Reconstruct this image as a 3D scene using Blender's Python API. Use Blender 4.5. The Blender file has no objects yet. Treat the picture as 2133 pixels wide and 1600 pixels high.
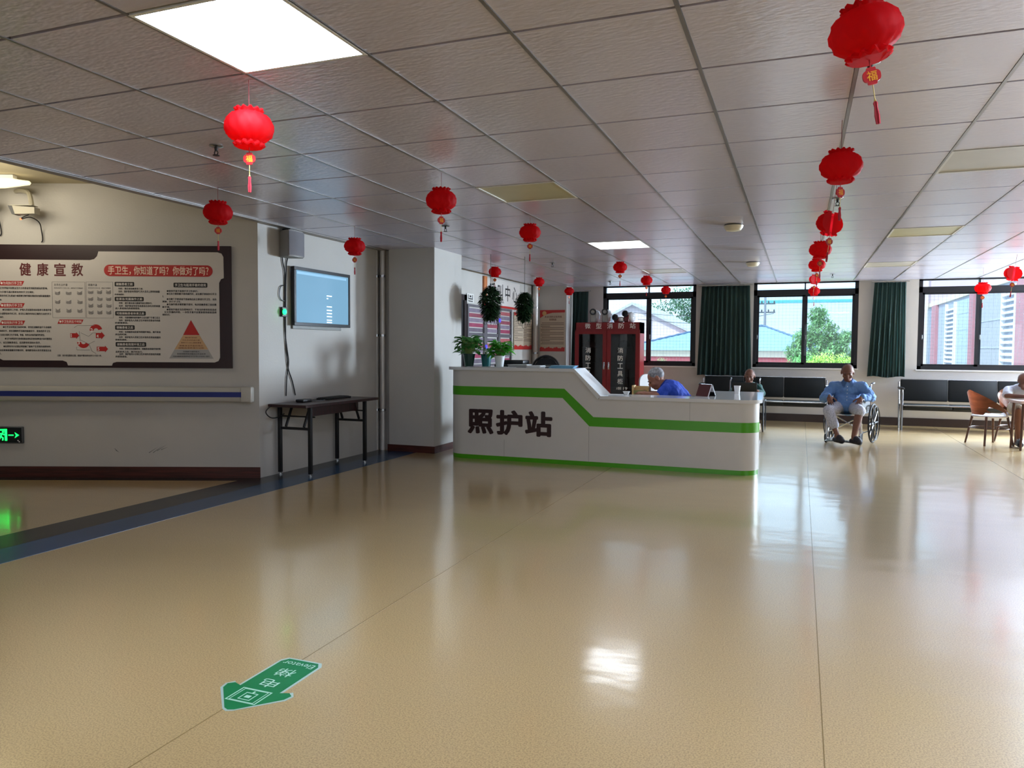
import bpy, bmesh, math, random
from mathutils import Vector, Matrix, Quaternion
random.seed(7)
C = bpy.context.scene
COL = C.collection
PI = math.pi

# ------------------------------------------------------------------ camera, sky, sun, daylight, exposure
H = 1.32
CZ = 2.542                      # hall ceiling height
T = 0.63855                     # ceiling tile pitch
GX, GY = -2.356, 2.149          # one ceiling grid node
YW = 14.72                      # window wall (inner face)
XL = -5.03                      # left wall (inner face)
XR = 6.2                        # right wall
YB = -6.2                       # wall behind the camera
cam_d = bpy.data.cameras.new('camera')
cam = bpy.data.objects.new('camera', cam_d)
COL.objects.link(cam)
cam_d.sensor_fit = 'HORIZONTAL'
cam_d.sensor_width = 36.0
cam_d.lens = 1570.19 / 2133 * 36.0
cam_d.clip_start = 0.05
cam_d.clip_end = 400
yaw, pitch, roll = -0.36545, -0.04822, 0.0061056
_f = Vector((math.sin(yaw) * math.cos(pitch), math.cos(yaw) * math.cos(pitch), math.sin(pitch)))
_r = Vector((math.cos(yaw), -math.sin(yaw), 0))
_u = _r.cross(_f)
R_ = _r * math.cos(roll) + _u * math.sin(roll)
U_ = -_r * math.sin(roll) + _u * math.cos(roll)
m = Matrix((R_, U_, -_f)).transposed().to_4x4()
m.translation = (0, 0, H)
cam.matrix_world = m
C.camera = cam

C.view_settings.view_transform = 'Standard'
C.view_settings.look = 'None'
C.view_settings.exposure = 0.22
C.view_settings.gamma = 1.0
C.view_settings.use_curve_mapping = False
C.cycles.use_denoising = True
C.cycles.max_bounces = 8
C.cycles.diffuse_bounces = 5
C.cycles.glossy_bounces = 4
C.cycles.transparent_max_bounces = 16
C.cycles.caustics_reflective = False
C.cycles.caustics_refractive = False
C.cycles.sample_clamp_indirect = 6.0

world = bpy.data.worlds.new('sky')
C.world = world
world.use_nodes = True
wn = world.node_tree.nodes
bgn = wn['Background']
bgn.inputs[0].default_value = (0.60, 0.80, 1.0, 1)
bgn.inputs[1].default_value = 2.3


def area(name, loc, target, sx, sy, power, col):
    d = bpy.data.lights.new(name, 'AREA')
    d.shape = 'RECTANGLE'
    d.size, d.size_y = sx, sy
    d.energy = power
    d.color = col
    o = bpy.data.objects.new(name, d)
    COL.objects.link(o)
    o.location = loc
    o.rotation_euler = (Vector(target) - Vector(loc)).to_track_quat('-Z', 'Y').to_euler()
    return o


sd = bpy.data.lights.new('sun', 'SUN')
sd.energy = 2.6
sd.angle = 0.03
sd.color = (1.0, 0.95, 0.86)
sun = bpy.data.objects.new('sun', sd)
COL.objects.link(sun)
sun.rotation_euler = Vector((0.42, 0.62, -0.66)).to_track_quat('-Z', 'Y').to_euler()

# daylight: bright sky above the window wall, and added fill lamps on unseen sides
area('sky_light_over_windows', (0.5, 20.5, 6.2), (0.0, 13.0, 0.8), 14.0, 4.0, 4800, (0.78, 0.89, 1.0))
area('daylight_fill_right_far', (XR - 0.03, 11.6, 1.65), (-5, 8.2, 1.3), 3.0, 1.5, 380, (0.70, 0.84, 1.0))
area('daylight_right_corner_window', (5.27, YW + 0.3, 1.8), (-4.6, 7.4, 1.1), 1.5, 1.4, 2100, (0.72, 0.85, 1.0))  # lamp added outside the unseen corner window, brightens screen wall and column
area('daylight_fill_right_near', (XR - 0.03, 3.0, 1.65), (-4, 3.0, 2.3), 3.6, 1.4, 55, (0.78, 0.89, 1.0))
area('daylight_fill_rear', (0.0, YB + 0.03, 1.75), (0.0, 6, 2.3), 7.0, 1.4, 60, (0.84, 0.92, 1.0))


# ------------------------------------------------------------------ materials
def lin(h):
    v = [int(h[i:i + 2], 16) / 255 for i in (0, 2, 4)]
    return tuple((c / 12.92 if c <= 0.04045 else ((c + 0.055) / 1.055) ** 2.4) for c in v) + (1.0,)


MATS = {}


def mat(name, hexc, rough=0.5, metal=0.0, spec=0.5, var=0.08, vscale=6.0, bump=0.0, bscale=40.0, emit=None,
        estr=0.0, alpha_trans=0.0, coat=0.0, transl=0.0, stretch=None):
    if name in MATS:
        return MATS[name]
    mt = bpy.data.materials.new(name)
    mt.use_nodes = True
    nt = mt.node_tree
    b = nt.nodes['Principled BSDF']
    b.inputs['Roughness'].default_value = rough
    b.inputs['Metallic'].default_value = metal
    b.inputs['Specular IOR Level'].default_value = spec
    b.inputs['Coat Weight'].default_value = coat
    c = lin(hexc)
    tc = nt.nodes.new('ShaderNodeTexCoord')
    vec = tc.outputs['Object']
    if stretch:
        mp = nt.nodes.new('ShaderNodeMapping')
        mp.inputs['Scale'].default_value = stretch
        nt.links.new(vec, mp.inputs['Vector'])
        vec = mp.outputs['Vector']
    nz = nt.nodes.new('ShaderNodeTexNoise')
    nz.inputs['Scale'].default_value = vscale
    nz.inputs['Detail'].default_value = 4
    nt.links.new(vec, nz.inputs['Vector'])
    rp = nt.nodes.new('ShaderNodeValToRGB')
    rp.color_ramp.elements[0].position = 0.3
    rp.color_ramp.elements[1].position = 0.7
    rp.color_ramp.elements[0].color = tuple(max(0, x * (1 - var)) for x in c[:3]) + (1,)
    rp.color_ramp.elements[1].color = tuple(min(1, x * (1 + var)) for x in c[:3]) + (1,)
    nt.links.new(nz.outputs['Fac'], rp.inputs['Fac'])
    nt.links.new(rp.outputs['Color'], b.inputs['Base Color'])
    if bump:
        n2 = nt.nodes.new('ShaderNodeTexNoise')
        n2.inputs['Scale'].default_value = bscale
        n2.inputs['Detail'].default_value = 3
        nt.links.new(vec, n2.inputs['Vector'])
        bp = nt.nodes.new('ShaderNodeBump')
        bp.inputs['Strength'].default_value = bump
        bp.inputs['Distance'].default_value = 0.01
        nt.links.new(n2.outputs['Fac'], bp.inputs['Height'])
        nt.links.new(bp.outputs['Normal'], b.inputs['Normal'])
    if emit:
        b.inputs['Emission Color'].default_value = lin(emit)
        b.inputs['Emission Strength'].default_value = estr
    if transl:
        out = nt.nodes['Material Output']
        tr = nt.nodes.new('ShaderNodeBsdfTranslucent')
        nt.links.new(rp.outputs['Color'], tr.inputs['Color'])
        mx = nt.nodes.new('ShaderNodeMixShader')
        mx.inputs[0].default_value = transl
        nt.links.new(b.outputs[0], mx.inputs[1])
        nt.links.new(tr.outputs[0], mx.inputs[2])
        nt.links.new(mx.outputs[0], out.inputs['Surface'])
    MATS[name] = mt
    return mt


def glass_mat(name, tint=(0.93, 0.97, 0.98), gloss=0.015, rough=0.02):
    if name in MATS:
        return MATS[name]
    mt = bpy.data.materials.new(name)
    mt.use_nodes = True
    nt = mt.node_tree
    nt.nodes.remove(nt.nodes['Principled BSDF'])
    out = nt.nodes['Material Output']
    t = nt.nodes.new('ShaderNodeBsdfTransparent')
    t.inputs[0].default_value = tint + (1,)
    g = nt.nodes.new('ShaderNodeBsdfGlossy')
    g.inputs['Roughness'].default_value = rough
    mx = nt.nodes.new('ShaderNodeMixShader')
    mx.inputs[0].default_value = gloss
    nt.links.new(t.outputs[0], mx.inputs[1])
    nt.links.new(g.outputs[0], mx.inputs[2])
    nt.links.new(mx.outputs[0], out.inputs['Surface'])
    MATS[name] = mt
    return mt


def floor_mat():
    mt = bpy.data.materials.new('beige_vinyl_floor')
    mt.use_nodes = True
    nt = mt.node_tree
    L = nt.links.new
    b = nt.nodes['Principled BSDF']
    tc = nt.nodes.new('ShaderNodeTexCoord')
    n1 = nt.nodes.new('ShaderNodeTexNoise')
    n1.inputs['Scale'].default_value = 170
    n1.inputs['Detail'].default_value = 2
    L(tc.outputs['Object'], n1.inputs['Vector'])
    rp = nt.nodes.new('ShaderNodeValToRGB')
    e = rp.color_ramp.elements
    e[0].position, e[0].color = 0.36, lin('b09363')
    e[1].position, e[1].color = 0.58, lin('d4b57f')
    L(n1.outputs['Fac'], rp.inputs['Fac'])
    n3 = nt.nodes.new('ShaderNodeTexNoise')
    n3.inputs['Scale'].default_value = 0.7
    n3.inputs['Detail'].default_value = 5
    L(tc.outputs['Object'], n3.inputs['Vector'])
    r3 = nt.nodes.new('ShaderNodeValToRGB')
    r3.color_ramp.elements[0].color = (0.86, 0.86, 0.86, 1)
    r3.color_ramp.elements[1].color = (1, 1, 1, 1)
    L(n3.outputs['Fac'], r3.inputs['Fac'])
    mx = nt.nodes.new('ShaderNodeMix')
    mx.data_type = 'RGBA'
    mx.blend_type = 'MULTIPLY'
    mx.inputs[0].default_value = 1.0
    L(rp.outputs['Color'], mx.inputs[6])
    L(r3.outputs['Color'], mx.inputs[7])
    L(mx.outputs[2], b.inputs['Base Color'])
    # slow waves of the sheet vinyl
    mp = nt.nodes.new('ShaderNodeMapping')
    mp.inputs['Scale'].default_value = (0.9, 1.6, 1)
    L(tc.outputs['Object'], mp.inputs['Vector'])
    n2 = nt.nodes.new('ShaderNodeTexNoise')
    n2.inputs['Scale'].default_value = 2.0
    n2.inputs['Detail'].default_value = 3
    L(mp.outputs['Vector'], n2.inputs['Vector'])
    bp = nt.nodes.new('ShaderNodeBump')
    bp.inputs['Strength'].default_value = 0.17
    bp.inputs['Distance'].default_value = 0.02
    L(n2.outputs['Fac'], bp.inputs['Height'])
    L(bp.outputs['Normal'], b.inputs['Normal'])
    L(bp.outputs['Normal'], b.inputs['Coat Normal'])
    b.inputs['Roughness'].default_value = 0.32
    b.inputs['Coat Weight'].default_value = 1.0
    b.inputs['Coat IOR'].default_value = 1.8
    b.inputs['Coat Roughness'].default_value = 0.125
    return mt


def ceiling_mat():
    mt = bpy.data.materials.new('aluminium_ceiling_tile')
    mt.use_nodes = True
    nt = mt.node_tree
    L = nt.links.new
    b = nt.nodes['Principled BSDF']
    b.inputs['Base Color'].default_value = lin('cdc9da')
    b.inputs['Roughness'].default_value = 0.26
    b.inputs['Specular IOR Level'].default_value = 0.8
    b.inputs['Metallic'].default_value = 0.25
    tc = nt.nodes.new('ShaderNodeTexCoord')
    mp = nt.nodes.new('ShaderNodeMapping')
    mp.inputs['Rotation'].default_value = (0, 0, 0.5)
    mp.inputs['Scale'].default_value = (9, 20, 1)
    L(tc.outputs['Object'], mp.inputs['Vector'])
    w = nt.nodes.new('ShaderNodeTexNoise')
    w.inputs['Scale'].default_value = 2.2
    w.inputs['Detail'].default_value = 1
    L(mp.outputs['Vector'], w.inputs['Vector'])
    bp = nt.nodes.new('ShaderNodeBump')
    bp.inputs['Strength'].default_value = 0.22
    bp.inputs['Distance'].default_value = 0.01
    L(w.outputs['Fac'], bp.inputs['Height'])
    L(bp.outputs['Normal'], b.inputs['Normal'])
    return mt


def wood_mat(name, h1, h2, rough=0.4, scale=(30, 2, 30)):
    mt = bpy.data.materials.new(name)
    mt.use_nodes = True
    nt = mt.node_tree
    L = nt.links.new
    b = nt.nodes['Principled BSDF']
    b.inputs['Roughness'].default_value = rough
    tc = nt.nodes.new('ShaderNodeTexCoord')
    mp = nt.nodes.new('ShaderNodeMapping')
    mp.inputs['Scale'].default_value = scale
    L(tc.outputs['Object'], mp.inputs['Vector'])
    n = nt.nodes.new('ShaderNodeTexNoise')
    n.inputs['Scale'].default_value = 1.5
    n.inputs['Detail'].default_value = 5
    n.inputs['Distortion'].default_value = 0.6
    L(mp.outputs['Vector'], n.inputs['Vector'])
    rp = nt.nodes.new('ShaderNodeValToRGB')
    rp.color_ramp.elements[0].position = 0.35
    rp.color_ramp.elements[1].position = 0.65
    rp.color_ramp.elements[0].color = lin(h1)
    rp.color_ramp.elements[1].color = lin(h2)
    L(n.outputs['Fac'], rp.inputs['Fac'])
    L(rp.outputs['Color'], b.inputs['Base Color'])
    return mt


M_floor = floor_mat()
M_ceil = ceiling_mat()
M_wall = mat('white_wall_paint', 'bdbab5', 0.75, var=0.035, vscale=2.0, bump=0.12, bscale=60)
M_white = mat('white_paint', 'd9d9d6', 0.4, var=0.02)
M_black = mat('black_plastic', '0d0d10', 0.4, var=0.2)
M_dark = mat('dark_metal', '0d0d10', 0.45, 0.1, var=0.2)
M_steel = mat('brushed_steel', 'b4b6b8', 0.25, 0.95, var=0.06)
M_chrome = mat('chrome_tube', 'd5d7da', 0.14, 1.0, var=0.03)
M_frame = mat('dark_window_frame', '101217', 0.45, 0.2, var=0.2)
M_glass = glass_mat('window_glass')
M_base = wood_mat('redbrown_baseboard', '3a150c', '54221a', 0.4, (2, 2, 30))
M_dbase = mat('dark_brown_baseboard', '2a1813', 0.4, var=0.15)
M_blue = mat('blue_vinyl_border', '244668', 0.25, var=0.15, vscale=3, bump=0.06, bscale=4)
M_dkstrip = mat('dark_brown_vinyl_border', '2b2a2a', 0.25, var=0.25, vscale=5, bump=0.06, bscale=4)
M_red = mat('red_lantern_film', 'd81a25', 0.65, var=0.06, spec=0.25, transl=0.7)
M_gold = mat('gold_print', 'e8a51e', 0.4, var=0.08)
M_greenst = mat('green_laminate', '479e0c', 0.3, var=0.03)
M_lam = mat('white_laminate', 'cfcdc9', 0.32, var=0.015)
M_top = mat('white_polished_countertop', 'dcdedf', 0.1, var=0.015)
M_leaf = mat('green_leaf', '5cb940', 0.4, var=0.35, vscale=14, transl=0.4)
M_leafm = mat('mid_green_leaf', '4a9140', 0.4, var=0.45, vscale=14, transl=0.4)
M_leafd = mat('dark_green_leaf', '1d3a1c', 0.5, var=0.35, vscale=14)
M_curtain = mat('dark_green_curtain', '3c5551', 0.85, var=0.18, vscale=3, transl=0.18, stretch=(9, 9, 0.4))
M_skin = mat('skin', '9a6650', 0.55, var=0.08, vscale=12)


# ------------------------------------------------------------------ mesh builders
def link(o, parent=None):
    COL.objects.link(o)
    if parent is not None:
        o.parent = parent
    return o


def sharpen(bm, ang=38):
    ca = math.radians(ang)
    bm.normal_update()
    for f in bm.faces:
        f.smooth = True
    for e in bm.edges:
        if len(e.link_faces) == 2:
            e.smooth = e.calc_face_angle(0) < ca
        else:
            e.smooth = True


def obj(name, bm, m, parent=None, ang=38, loc=None):
    sharpen(bm, ang)
    me = bpy.data.meshes.new(name)
    bm.to_mesh(me)
    bm.free()
    me.materials.append(m)
    o = bpy.data.objects.new(name, me)
    link(o, parent)
    if loc is not None:
        o.location = loc
    return o


def tag(o, label, cat, group=None):
    o['label'] = label
    o['category'] = cat
    if group:
        o['group'] = group
    return o


def thing(name, label, cat, loc=(0, 0, 0), rotz=0.0, group=None):
    o = bpy.data.objects.new(name, None)
    o.empty_display_size = 0.1
    link(o)
    o.location = loc
    o.rotation_euler = (0, 0, rotz)
    return tag(o, label, cat, group)


def struct(name, bm, m, parent=None, ang=38):
    o = obj(name, bm, m, parent, ang)
    if parent is None:
        o['kind'] = 'structure'
    return o


def kids(o):
    return [c for c in bpy.data.objects if c.parent == o]


def dup(root, loc, rotz=None, label=None, group=None, scale=None):
    def rec(o, par):
        c = o.copy()
        link(c, par)
        for ch in kids(o):
            rec(ch, c)
        return c
    r = rec(root, None)
    r.location = loc
    if rotz is not None:
        r.rotation_euler = (r.rotation_euler[0], r.rotation_euler[1], rotz)
    if label:
        r['label'] = label
    if group:
        r['group'] = group
    if scale:
        r.scale = (scale,) * 3
    return r


def B_():
    return bmesh.new()


def box(bm, c, s, rot=None, bev=0.0, seg=1):
    mt = Matrix.Translation(c)
    if rot is not None:
        mt = mt @ rot.to_4x4()
    mt = mt @ Matrix.Diagonal((s[0], s[1], s[2], 1))
    r = bmesh.ops.create_cube(bm, size=1.0, matrix=mt)
    if bev:
        es = set()
        for v in r['verts']:
            es.update(v.link_edges)
        bmesh.ops.bevel(bm, geom=list(es), offset=bev, segments=seg, affect='EDGES', profile=0.5)
    return bm


def bx(bm, x0, x1, y0, y1, z0, z1, bev=0.0, seg=1):
    return box(bm, ((x0 + x1) / 2, (y0 + y1) / 2, (z0 + z1) / 2), (abs(x1 - x0), abs(y1 - y0), abs(z1 - z0)), None, bev, seg)


def cyl(bm, p0, p1, r0, r1=None, n=16, caps=True):
    p0, p1 = Vector(p0), Vector(p1)
    if r1 is None:
        r1 = r0
    d = p1 - p0
    q = d.to_track_quat('Z', 'Y').to_matrix().to_4x4()
    mt = Matrix.Translation((p0 + p1) / 2) @ q
    bmesh.ops.create_cone(bm, cap_ends=caps, cap_tris=False, segments=n, radius1=r0, radius2=r1, depth=d.length, matrix=mt)
    return bm


def sph(bm, c, r, nu=16, nv=10, rot=None):
    if not hasattr(r, '__len__'):
        r = (r, r, r)
    mt = Matrix.Translation(c)
    if rot is not None:
        mt = mt @ rot.to_4x4()
    mt = mt @ Matrix.Diagonal((r[0], r[1], r[2], 1))
    bmesh.ops.create_uvsphere(bm, u_segments=nu, v_segments=nv, radius=1.0, matrix=mt)
    return bm


def tube(bm, pts, r, n=8, closed=False):
    pts = [Vector(p) for p in pts]
    k = len(pts)
    rings = []
    up = None
    for i in range(k):
        if closed:
            t = (pts[(i + 1) % k] - pts[i - 1]).normalized()
        else:
            a, b = pts[max(0, i - 1)], pts[min(k - 1, i + 1)]
            t = (b - a).normalized()
        if up is None:
            up = t.orthogonal().normalized()
        up = (up - t * up.dot(t))
        if up.length < 1e-6:
            up = t.orthogonal()
        up.normalize()
        s = t.cross(up)
        rr = r[i] if hasattr(r, '__len__') else r
        rings.append([bm.verts.new(pts[i] + up * rr * math.cos(2 * PI * j / n) + s * rr * math.sin(2 * PI * j / n)) for j in range(n)])
    rng = range(k) if closed else range(k - 1)
    for i in rng:
        a, b = rings[i], rings[(i + 1) % k]
        for j in range(n):
            bm.faces.new((a[j], a[(j + 1) % n], b[(j + 1) % n], b[j]))
    if not closed:
        bm.faces.new(list(reversed(rings[0])))
        bm.faces.new(rings[-1])
    return bm


def smooth_path(pts, sub=6):
    pts = [Vector(p) for p in pts]
    out = []
    for i in range(len(pts) - 1):
        p0 = pts[max(0, i - 1)]
        p1, p2 = pts[i], pts[i + 1]
        p3 = pts[min(len(pts) - 1, i + 2)]
        for s in range(sub):
            t = s / sub
            out.append(0.5 * ((2 * p1) + (p2 - p0) * t + (2 * p0 - 5 * p1 + 4 * p2 - p3) * t * t + (3 * p1 - p0 - 3 * p2 + p3) * t ** 3))
    out.append(pts[-1])
    return out


def lathe(bm, prof, n=24, c=(0, 0, 0), fn=None, a0=0.0, a1=2 * PI):
    full = abs(a1 - a0 - 2 * PI) < 1e-6
    cnt = n if full else n + 1
    rings = []
    for (r, z) in prof:
        ring = []
        for j in range(cnt):
            a = a0 + (a1 - a0) * j / n
            rr, zz = (r, z) if fn is None else fn(r, z, a)
            ring.append(bm.verts.new((c[0] + rr * math.cos(a), c[1] + rr * math.sin(a), c[2] + zz)))
        rings.append(ring)
    for i in range(len(rings) - 1):
        for j in range(n):
            k = (j + 1) % cnt
            bm.faces.new((rings[i][j], rings[i][k], rings[i + 1][k], rings[i + 1][j]))
    if full:
        if prof[0][0] > 1e-5:
            bm.faces.new(list(reversed(rings[0])))
        if prof[-1][0] > 1e-5:
            bm.faces.new(rings[-1])
    bmesh.ops.remove_doubles(bm, verts=[v for r in rings for v in r], dist=1e-6)
    return bm


def prism(bm, poly, y0, y1):
    """polygon in (x, z), extruded from y0 to y1"""
    a = [bm.verts.new((p[0], y0, p[1])) for p in poly]
    b = [bm.verts.new((p[0], y1, p[1])) for p in poly]
    fs = [bm.faces.new(a), bm.faces.new(list(reversed(b)))]
    k = len(poly)
    for i in range(k):
        j = (i + 1) % k
        fs.append(bm.faces.new((a[j], a[i], b[i], b[j])))
    bmesh.ops.recalc_face_normals(bm, faces=fs)
    return bm


def prism_z(bm, poly, z0, z1):
    a = [bm.verts.new((p[0], p[1], z0)) for p in poly]
    b = [bm.verts.new((p[0], p[1], z1)) for p in poly]
    fs = [bm.faces.new(a), bm.faces.new(b)]
    k = len(poly)
    for i in range(k):
        j = (i + 1) % k
        fs.append(bm.faces.new((a[i], a[j], b[j], b[i])))
    bmesh.ops.recalc_face_normals(bm, faces=fs)
    return bm


def rrect(x0, z0, x1, z1, r, n=5):
    out = []
    for cx, cz, a in ((x1 - r, z1 - r, 0), (x0 + r, z1 - r, PI / 2), (x0 + r, z0 + r, PI), (x1 - r, z0 + r, 1.5 * PI)):
        for i in range(n + 1):
            t = a + PI / 2 * i / n
            out.append((cx + r * math.cos(t), cz + r * math.sin(t)))
    return out


_text_cache = {}


def text_verts(s, bold=0.0, res=2):
    key = (s, bold, res)
    if key in _text_cache:
        return _text_cache[key]
    cu = bpy.data.curves.new('lettering', 'FONT')
    cu.body = s
    cu.size = 1.0
    cu.resolution_u = res
    cu.offset = bold
    o = bpy.data.objects.new('lettering', cu)
    COL.objects.link(o)
    dg = bpy.context.evaluated_depsgraph_get()
    me = bpy.data.meshes.new_from_object(o.evaluated_get(dg))
    vs = [(v.co.x, v.co.y) for v in me.vertices]
    fs = [tuple(p.vertices) for p in me.polygons]
    bpy.data.objects.remove(o)
    bpy.data.curves.remove(cu)
    bpy.data.meshes.remove(me)
    _text_cache[key] = (vs, fs)
    return vs, fs


def text(bm, s, x0, z0, x1, z1, y, bold=0.0, res=2, keep=False):
    """lettering fitted into the box x0..x1, z0..z1 of the wall plane at depth y, read from -y"""
    vs, fs = text_verts(s, 0.0, res)
    if not vs:
        return bm
    ax, bx_ = min(v[0] for v in vs), max(v[0] for v in vs)
    ay, by = min(v[1] for v in vs), max(v[1] for v in vs)
    sx = (x1 - x0) / max(1e-6, bx_ - ax)
    sz = (z1 - z0) / max(1e-6, by - ay)
    if keep:
        sx = sz = min(sx, sz)
    offs = [(0, 0)]
    if bold and res == 1:
        offs = [(-bold, 0), (0, bold), (bold, 0)]
    elif bold:
        nn = 16 if res == 3 else 6
        offs = [(bold * math.cos(k * 2 * PI / nn), bold * math.sin(k * 2 * PI / nn)) for k in range(nn)]
    for k, (dx, dz) in enumerate(offs):
        nv = [bm.verts.new((x0 + (v[0] - ax + dx) * sx, y - 0.00003 * k, z0 + (v[1] - ay + dz) * sz)) for v in vs]
        for f in fs:
            try:
                bm.faces.new([nv[i] for i in f])
            except ValueError:
                pass
    return bm


def evaluated(o):
    dg = bpy.context.evaluated_depsgraph_get()
    return bpy.data.meshes.new_from_object(o.evaluated_get(dg))


def blob(name, bm, m, parent, voxel=0.008, smooth=3):
    """fuse overlapping closed shapes into one continuous surface"""
    bmesh.ops.recalc_face_normals(bm, faces=bm.faces)
    me = bpy.data.meshes.new(name)
    bm.to_mesh(me)
    bm.free()
    o = bpy.data.objects.new(name, me)
    COL.objects.link(o)
    r = o.modifiers.new('r', 'REMESH')
    r.mode = 'VOXEL'
    r.voxel_size = voxel
    s = o.modifiers.new('s', 'SMOOTH')
    s.iterations = smooth
    s.factor = 0.5
    me2 = evaluated(o)
    o.modifiers.clear()
    o.data = me2
    bpy.data.meshes.remove(me)
    me2.name = name
    me2.materials.clear()
    me2.materials.append(m)
    for p in me2.polygons:
        p.use_smooth = True
    if parent is not None:
        o.parent = parent
    return o


def cap(bm, p0, p1, r0, r1, n=12):
    cyl(bm, p0, p1, r0, r1, n)
    sph(bm, p0, r0, n, 8)
    sph(bm, p1, r1, n, 8)


# ------------------------------------------------------------------ the room
bm = B_()
bx(bm, -9.6, XR + 0.2, YB - 0.2, YW + 0.2, -0.12, 0.0)
struct('floor', bm, M_floor)

# ceiling: pressed aluminium tiles with shadow gaps, one surface
bm = B_()
LIGHTS = [(i, j) for i in (0, 5, 10) for j in (-10, -5, 0, 5, 10, 15)]
i0, i1, j0, j1 = -4, 13, -13, 19
for i in range(i0, i1 + 1):
    for j in range(j0, j1 + 1):
        if (i, j) in LIGHTS:
            continue
        xa, xb = GX + i * T, GX + (i + 1) * T
        ya, yb = GY + j * T, min(GY + (j + 1) * T, YW + 0.05)
        if yb - ya < 0.06:
            continue
        g, q, hz = 0.0075, 0.0095, 0.022
        o = [bm.verts.new(p) for p in ((xa + g, ya + g, CZ + hz), (xb - g, ya + g, CZ + hz), (xb - g, yb - g, CZ + hz), (xa + g, yb - g, CZ + hz))]
        n = [bm.verts.new(p) for p in ((xa + q, ya + q, CZ), (xb - q, ya + q, CZ), (xb - q, yb - q, CZ), (xa + q, yb - q, CZ))]
        bm.faces.new(list(reversed(n)))
        for k in range(4):
            l = (k + 1) % 4
            bm.faces.new((o[l], o[k], n[k], n[l]))
struct('ceiling', bm, M_ceil, ang=10)
bm = B_()
bx(bm, GX - 4 * T - 0.07, XR + 0.2, YB - 0.2, YW + 0.2, CZ + 0.0215, CZ + 0.09)
struct('ceiling_plenum', bm, mat('dark_gap', '1b1918', 0.9))
bm = B_()
for i in range(-4, 14):
    x = GX + i * T
    bx(bm, x - 0.008, x + 0.008, YB, YW, CZ - 0.003, CZ + 0.022)
struct('trim_1', bm, mat('ceiling_grid_bar', '7d7876', 0.3, 0.5, var=0.05))
bm = B_()
bx(bm, GX - 4 * T - 0.085, GX - 4 * T - 0.008, YB, 8.36, CZ - 0.012, CZ + 0.09)
struct('trim_2', bm, mat('ceiling_edge_trim', '8d8683', 0.45, var=0.05))

# walls
bm = B_()
bx(bm, XL - 0.25, XL, 6.1, 8.33, 0, 3.1)
bx(bm, XL - 0.45, XL - 0.12, 8.2, 9.3, 0, 3.1)
bx(bm, XL - 0.25, XL, 9.1, YW + 0.2, 0, 3.1)
bx(bm, XL - 0.25, -4.86, 8.46, 8.8, 0, 3.1)
struct('wall_left', bm, M_wall)
A1 = math.radians(21.7)
W1 = bpy.data.objects.new('wall_frame_origin', None)
Lw = 4.9
bm = B_()
ca, sa = math.cos(A1), math.sin(A1)


def w1(t, y, z=0.0):
    """a point in the slanted wall's frame: t along it, y into it"""
    return Vector((XL + t * ca - y * sa, 6.1 + t * sa + y * ca, z))


bpy.data.objects.remove(W1)
for a in (0,):
    pts = [w1(-Lw, 0), w1(0, 0), w1(-0.12, 0.25), w1(-Lw, 0.25)]
    prism_z(bm, [(p.x, p.y) for p in pts], 0, 3.1)
struct('wall_corridor', bm, M_wall)
bm = B_()
bx(bm, -9.8, -9.55, YB - 0.2, 5.0, 0, 3.1)
struct('wall_corridor_end', bm, M_wall)
bm = B_()
bx(bm, -9.8, GX - 4 * T - 0.06, YB - 0.2, 6.4, 2.9, 3.1)
struct('ceiling_corridor', bm, mat('cream_plaster', 'bdb396', 0.8, var=0.03))
bm = B_()
bx(bm, -9.8, XR + 0.4, YB - 0.4, YB, 0, 3.1)
struct('wall_rear', bm, M_wall)
bm = B_()
bx(bm, XR, XR + 0.25, YB - 0.4, YW + 0.2, 0, 3.1)
struct('wall_right', bm, M_wall)
bm = B_()
bx(bm, -9.8, XR + 0.4, YB - 0.4, YW + 0.25, 3.1, 3.3)
struct('roof_slab', bm, mat('concrete_slab', '8a8a88', 0.9))

# window wall with openings
WINS = [(-3.70, -1.885), (-0.84, 0.935), (1.88, 3.70), (4.55, 6.0)]
ZS, ZT = 0.985, CZ
bm = B_()
bx(bm, XL - 0.25, XR + 0.25, YW, YW + 0.24, 0, ZS)
bx(bm, XL - 0.25, XR + 0.25, YW, YW + 0.24, ZT, 3.1)
xs = [XL - 0.25] + [v for w in WINS for v in w] + [XR + 0.25]
for k in range(0, len(xs), 2):
    bx(bm, xs[k], xs[k + 1], YW, YW + 0.24, ZS - 0.001, ZT + 0.001)
struct('wall_back', bm, M_wall)

# column and the corner pier
bm = B_()
bx(bm, -4.87, -4.23, 8.36, 9.16, 0, CZ + 0.05, 0.004)
struct('column_1', bm, M_wall)
bm = B_()
bx(bm, XL - 0.01, -4.33, 14.3, YW + 0.01, 0, CZ + 0.05, 0.004)
struct('column_2', bm, M_wall)

# baseboards
bm = B_()
pts = [w1(-Lw, -0.014), w1(0.006, -0.014), w1(0.006, 0.0), w1(-Lw, 0.0)]
prism_z(bm, [(p.x, p.y) for p in pts], 0, 0.11)
struct('baseboard_corridor', bm, M_base)
bm = B_()
bx(bm, -4.884, -4.216, 8.346, 8.36, 0, 0.085)
bx(bm, -4.23, -4.216, 8.36, 9.17, 0, 0.085)
struct('baseboard_column', bm, M_base)
bm = B_()
bx(bm, -4.33, XR, YW - 0.014, YW, 0, 0.14)
bx(bm, XL, XL + 0.014, 9.16, 14.3, 0, 0.12)
struct('baseboard_back', bm, M_dbase)
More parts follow.
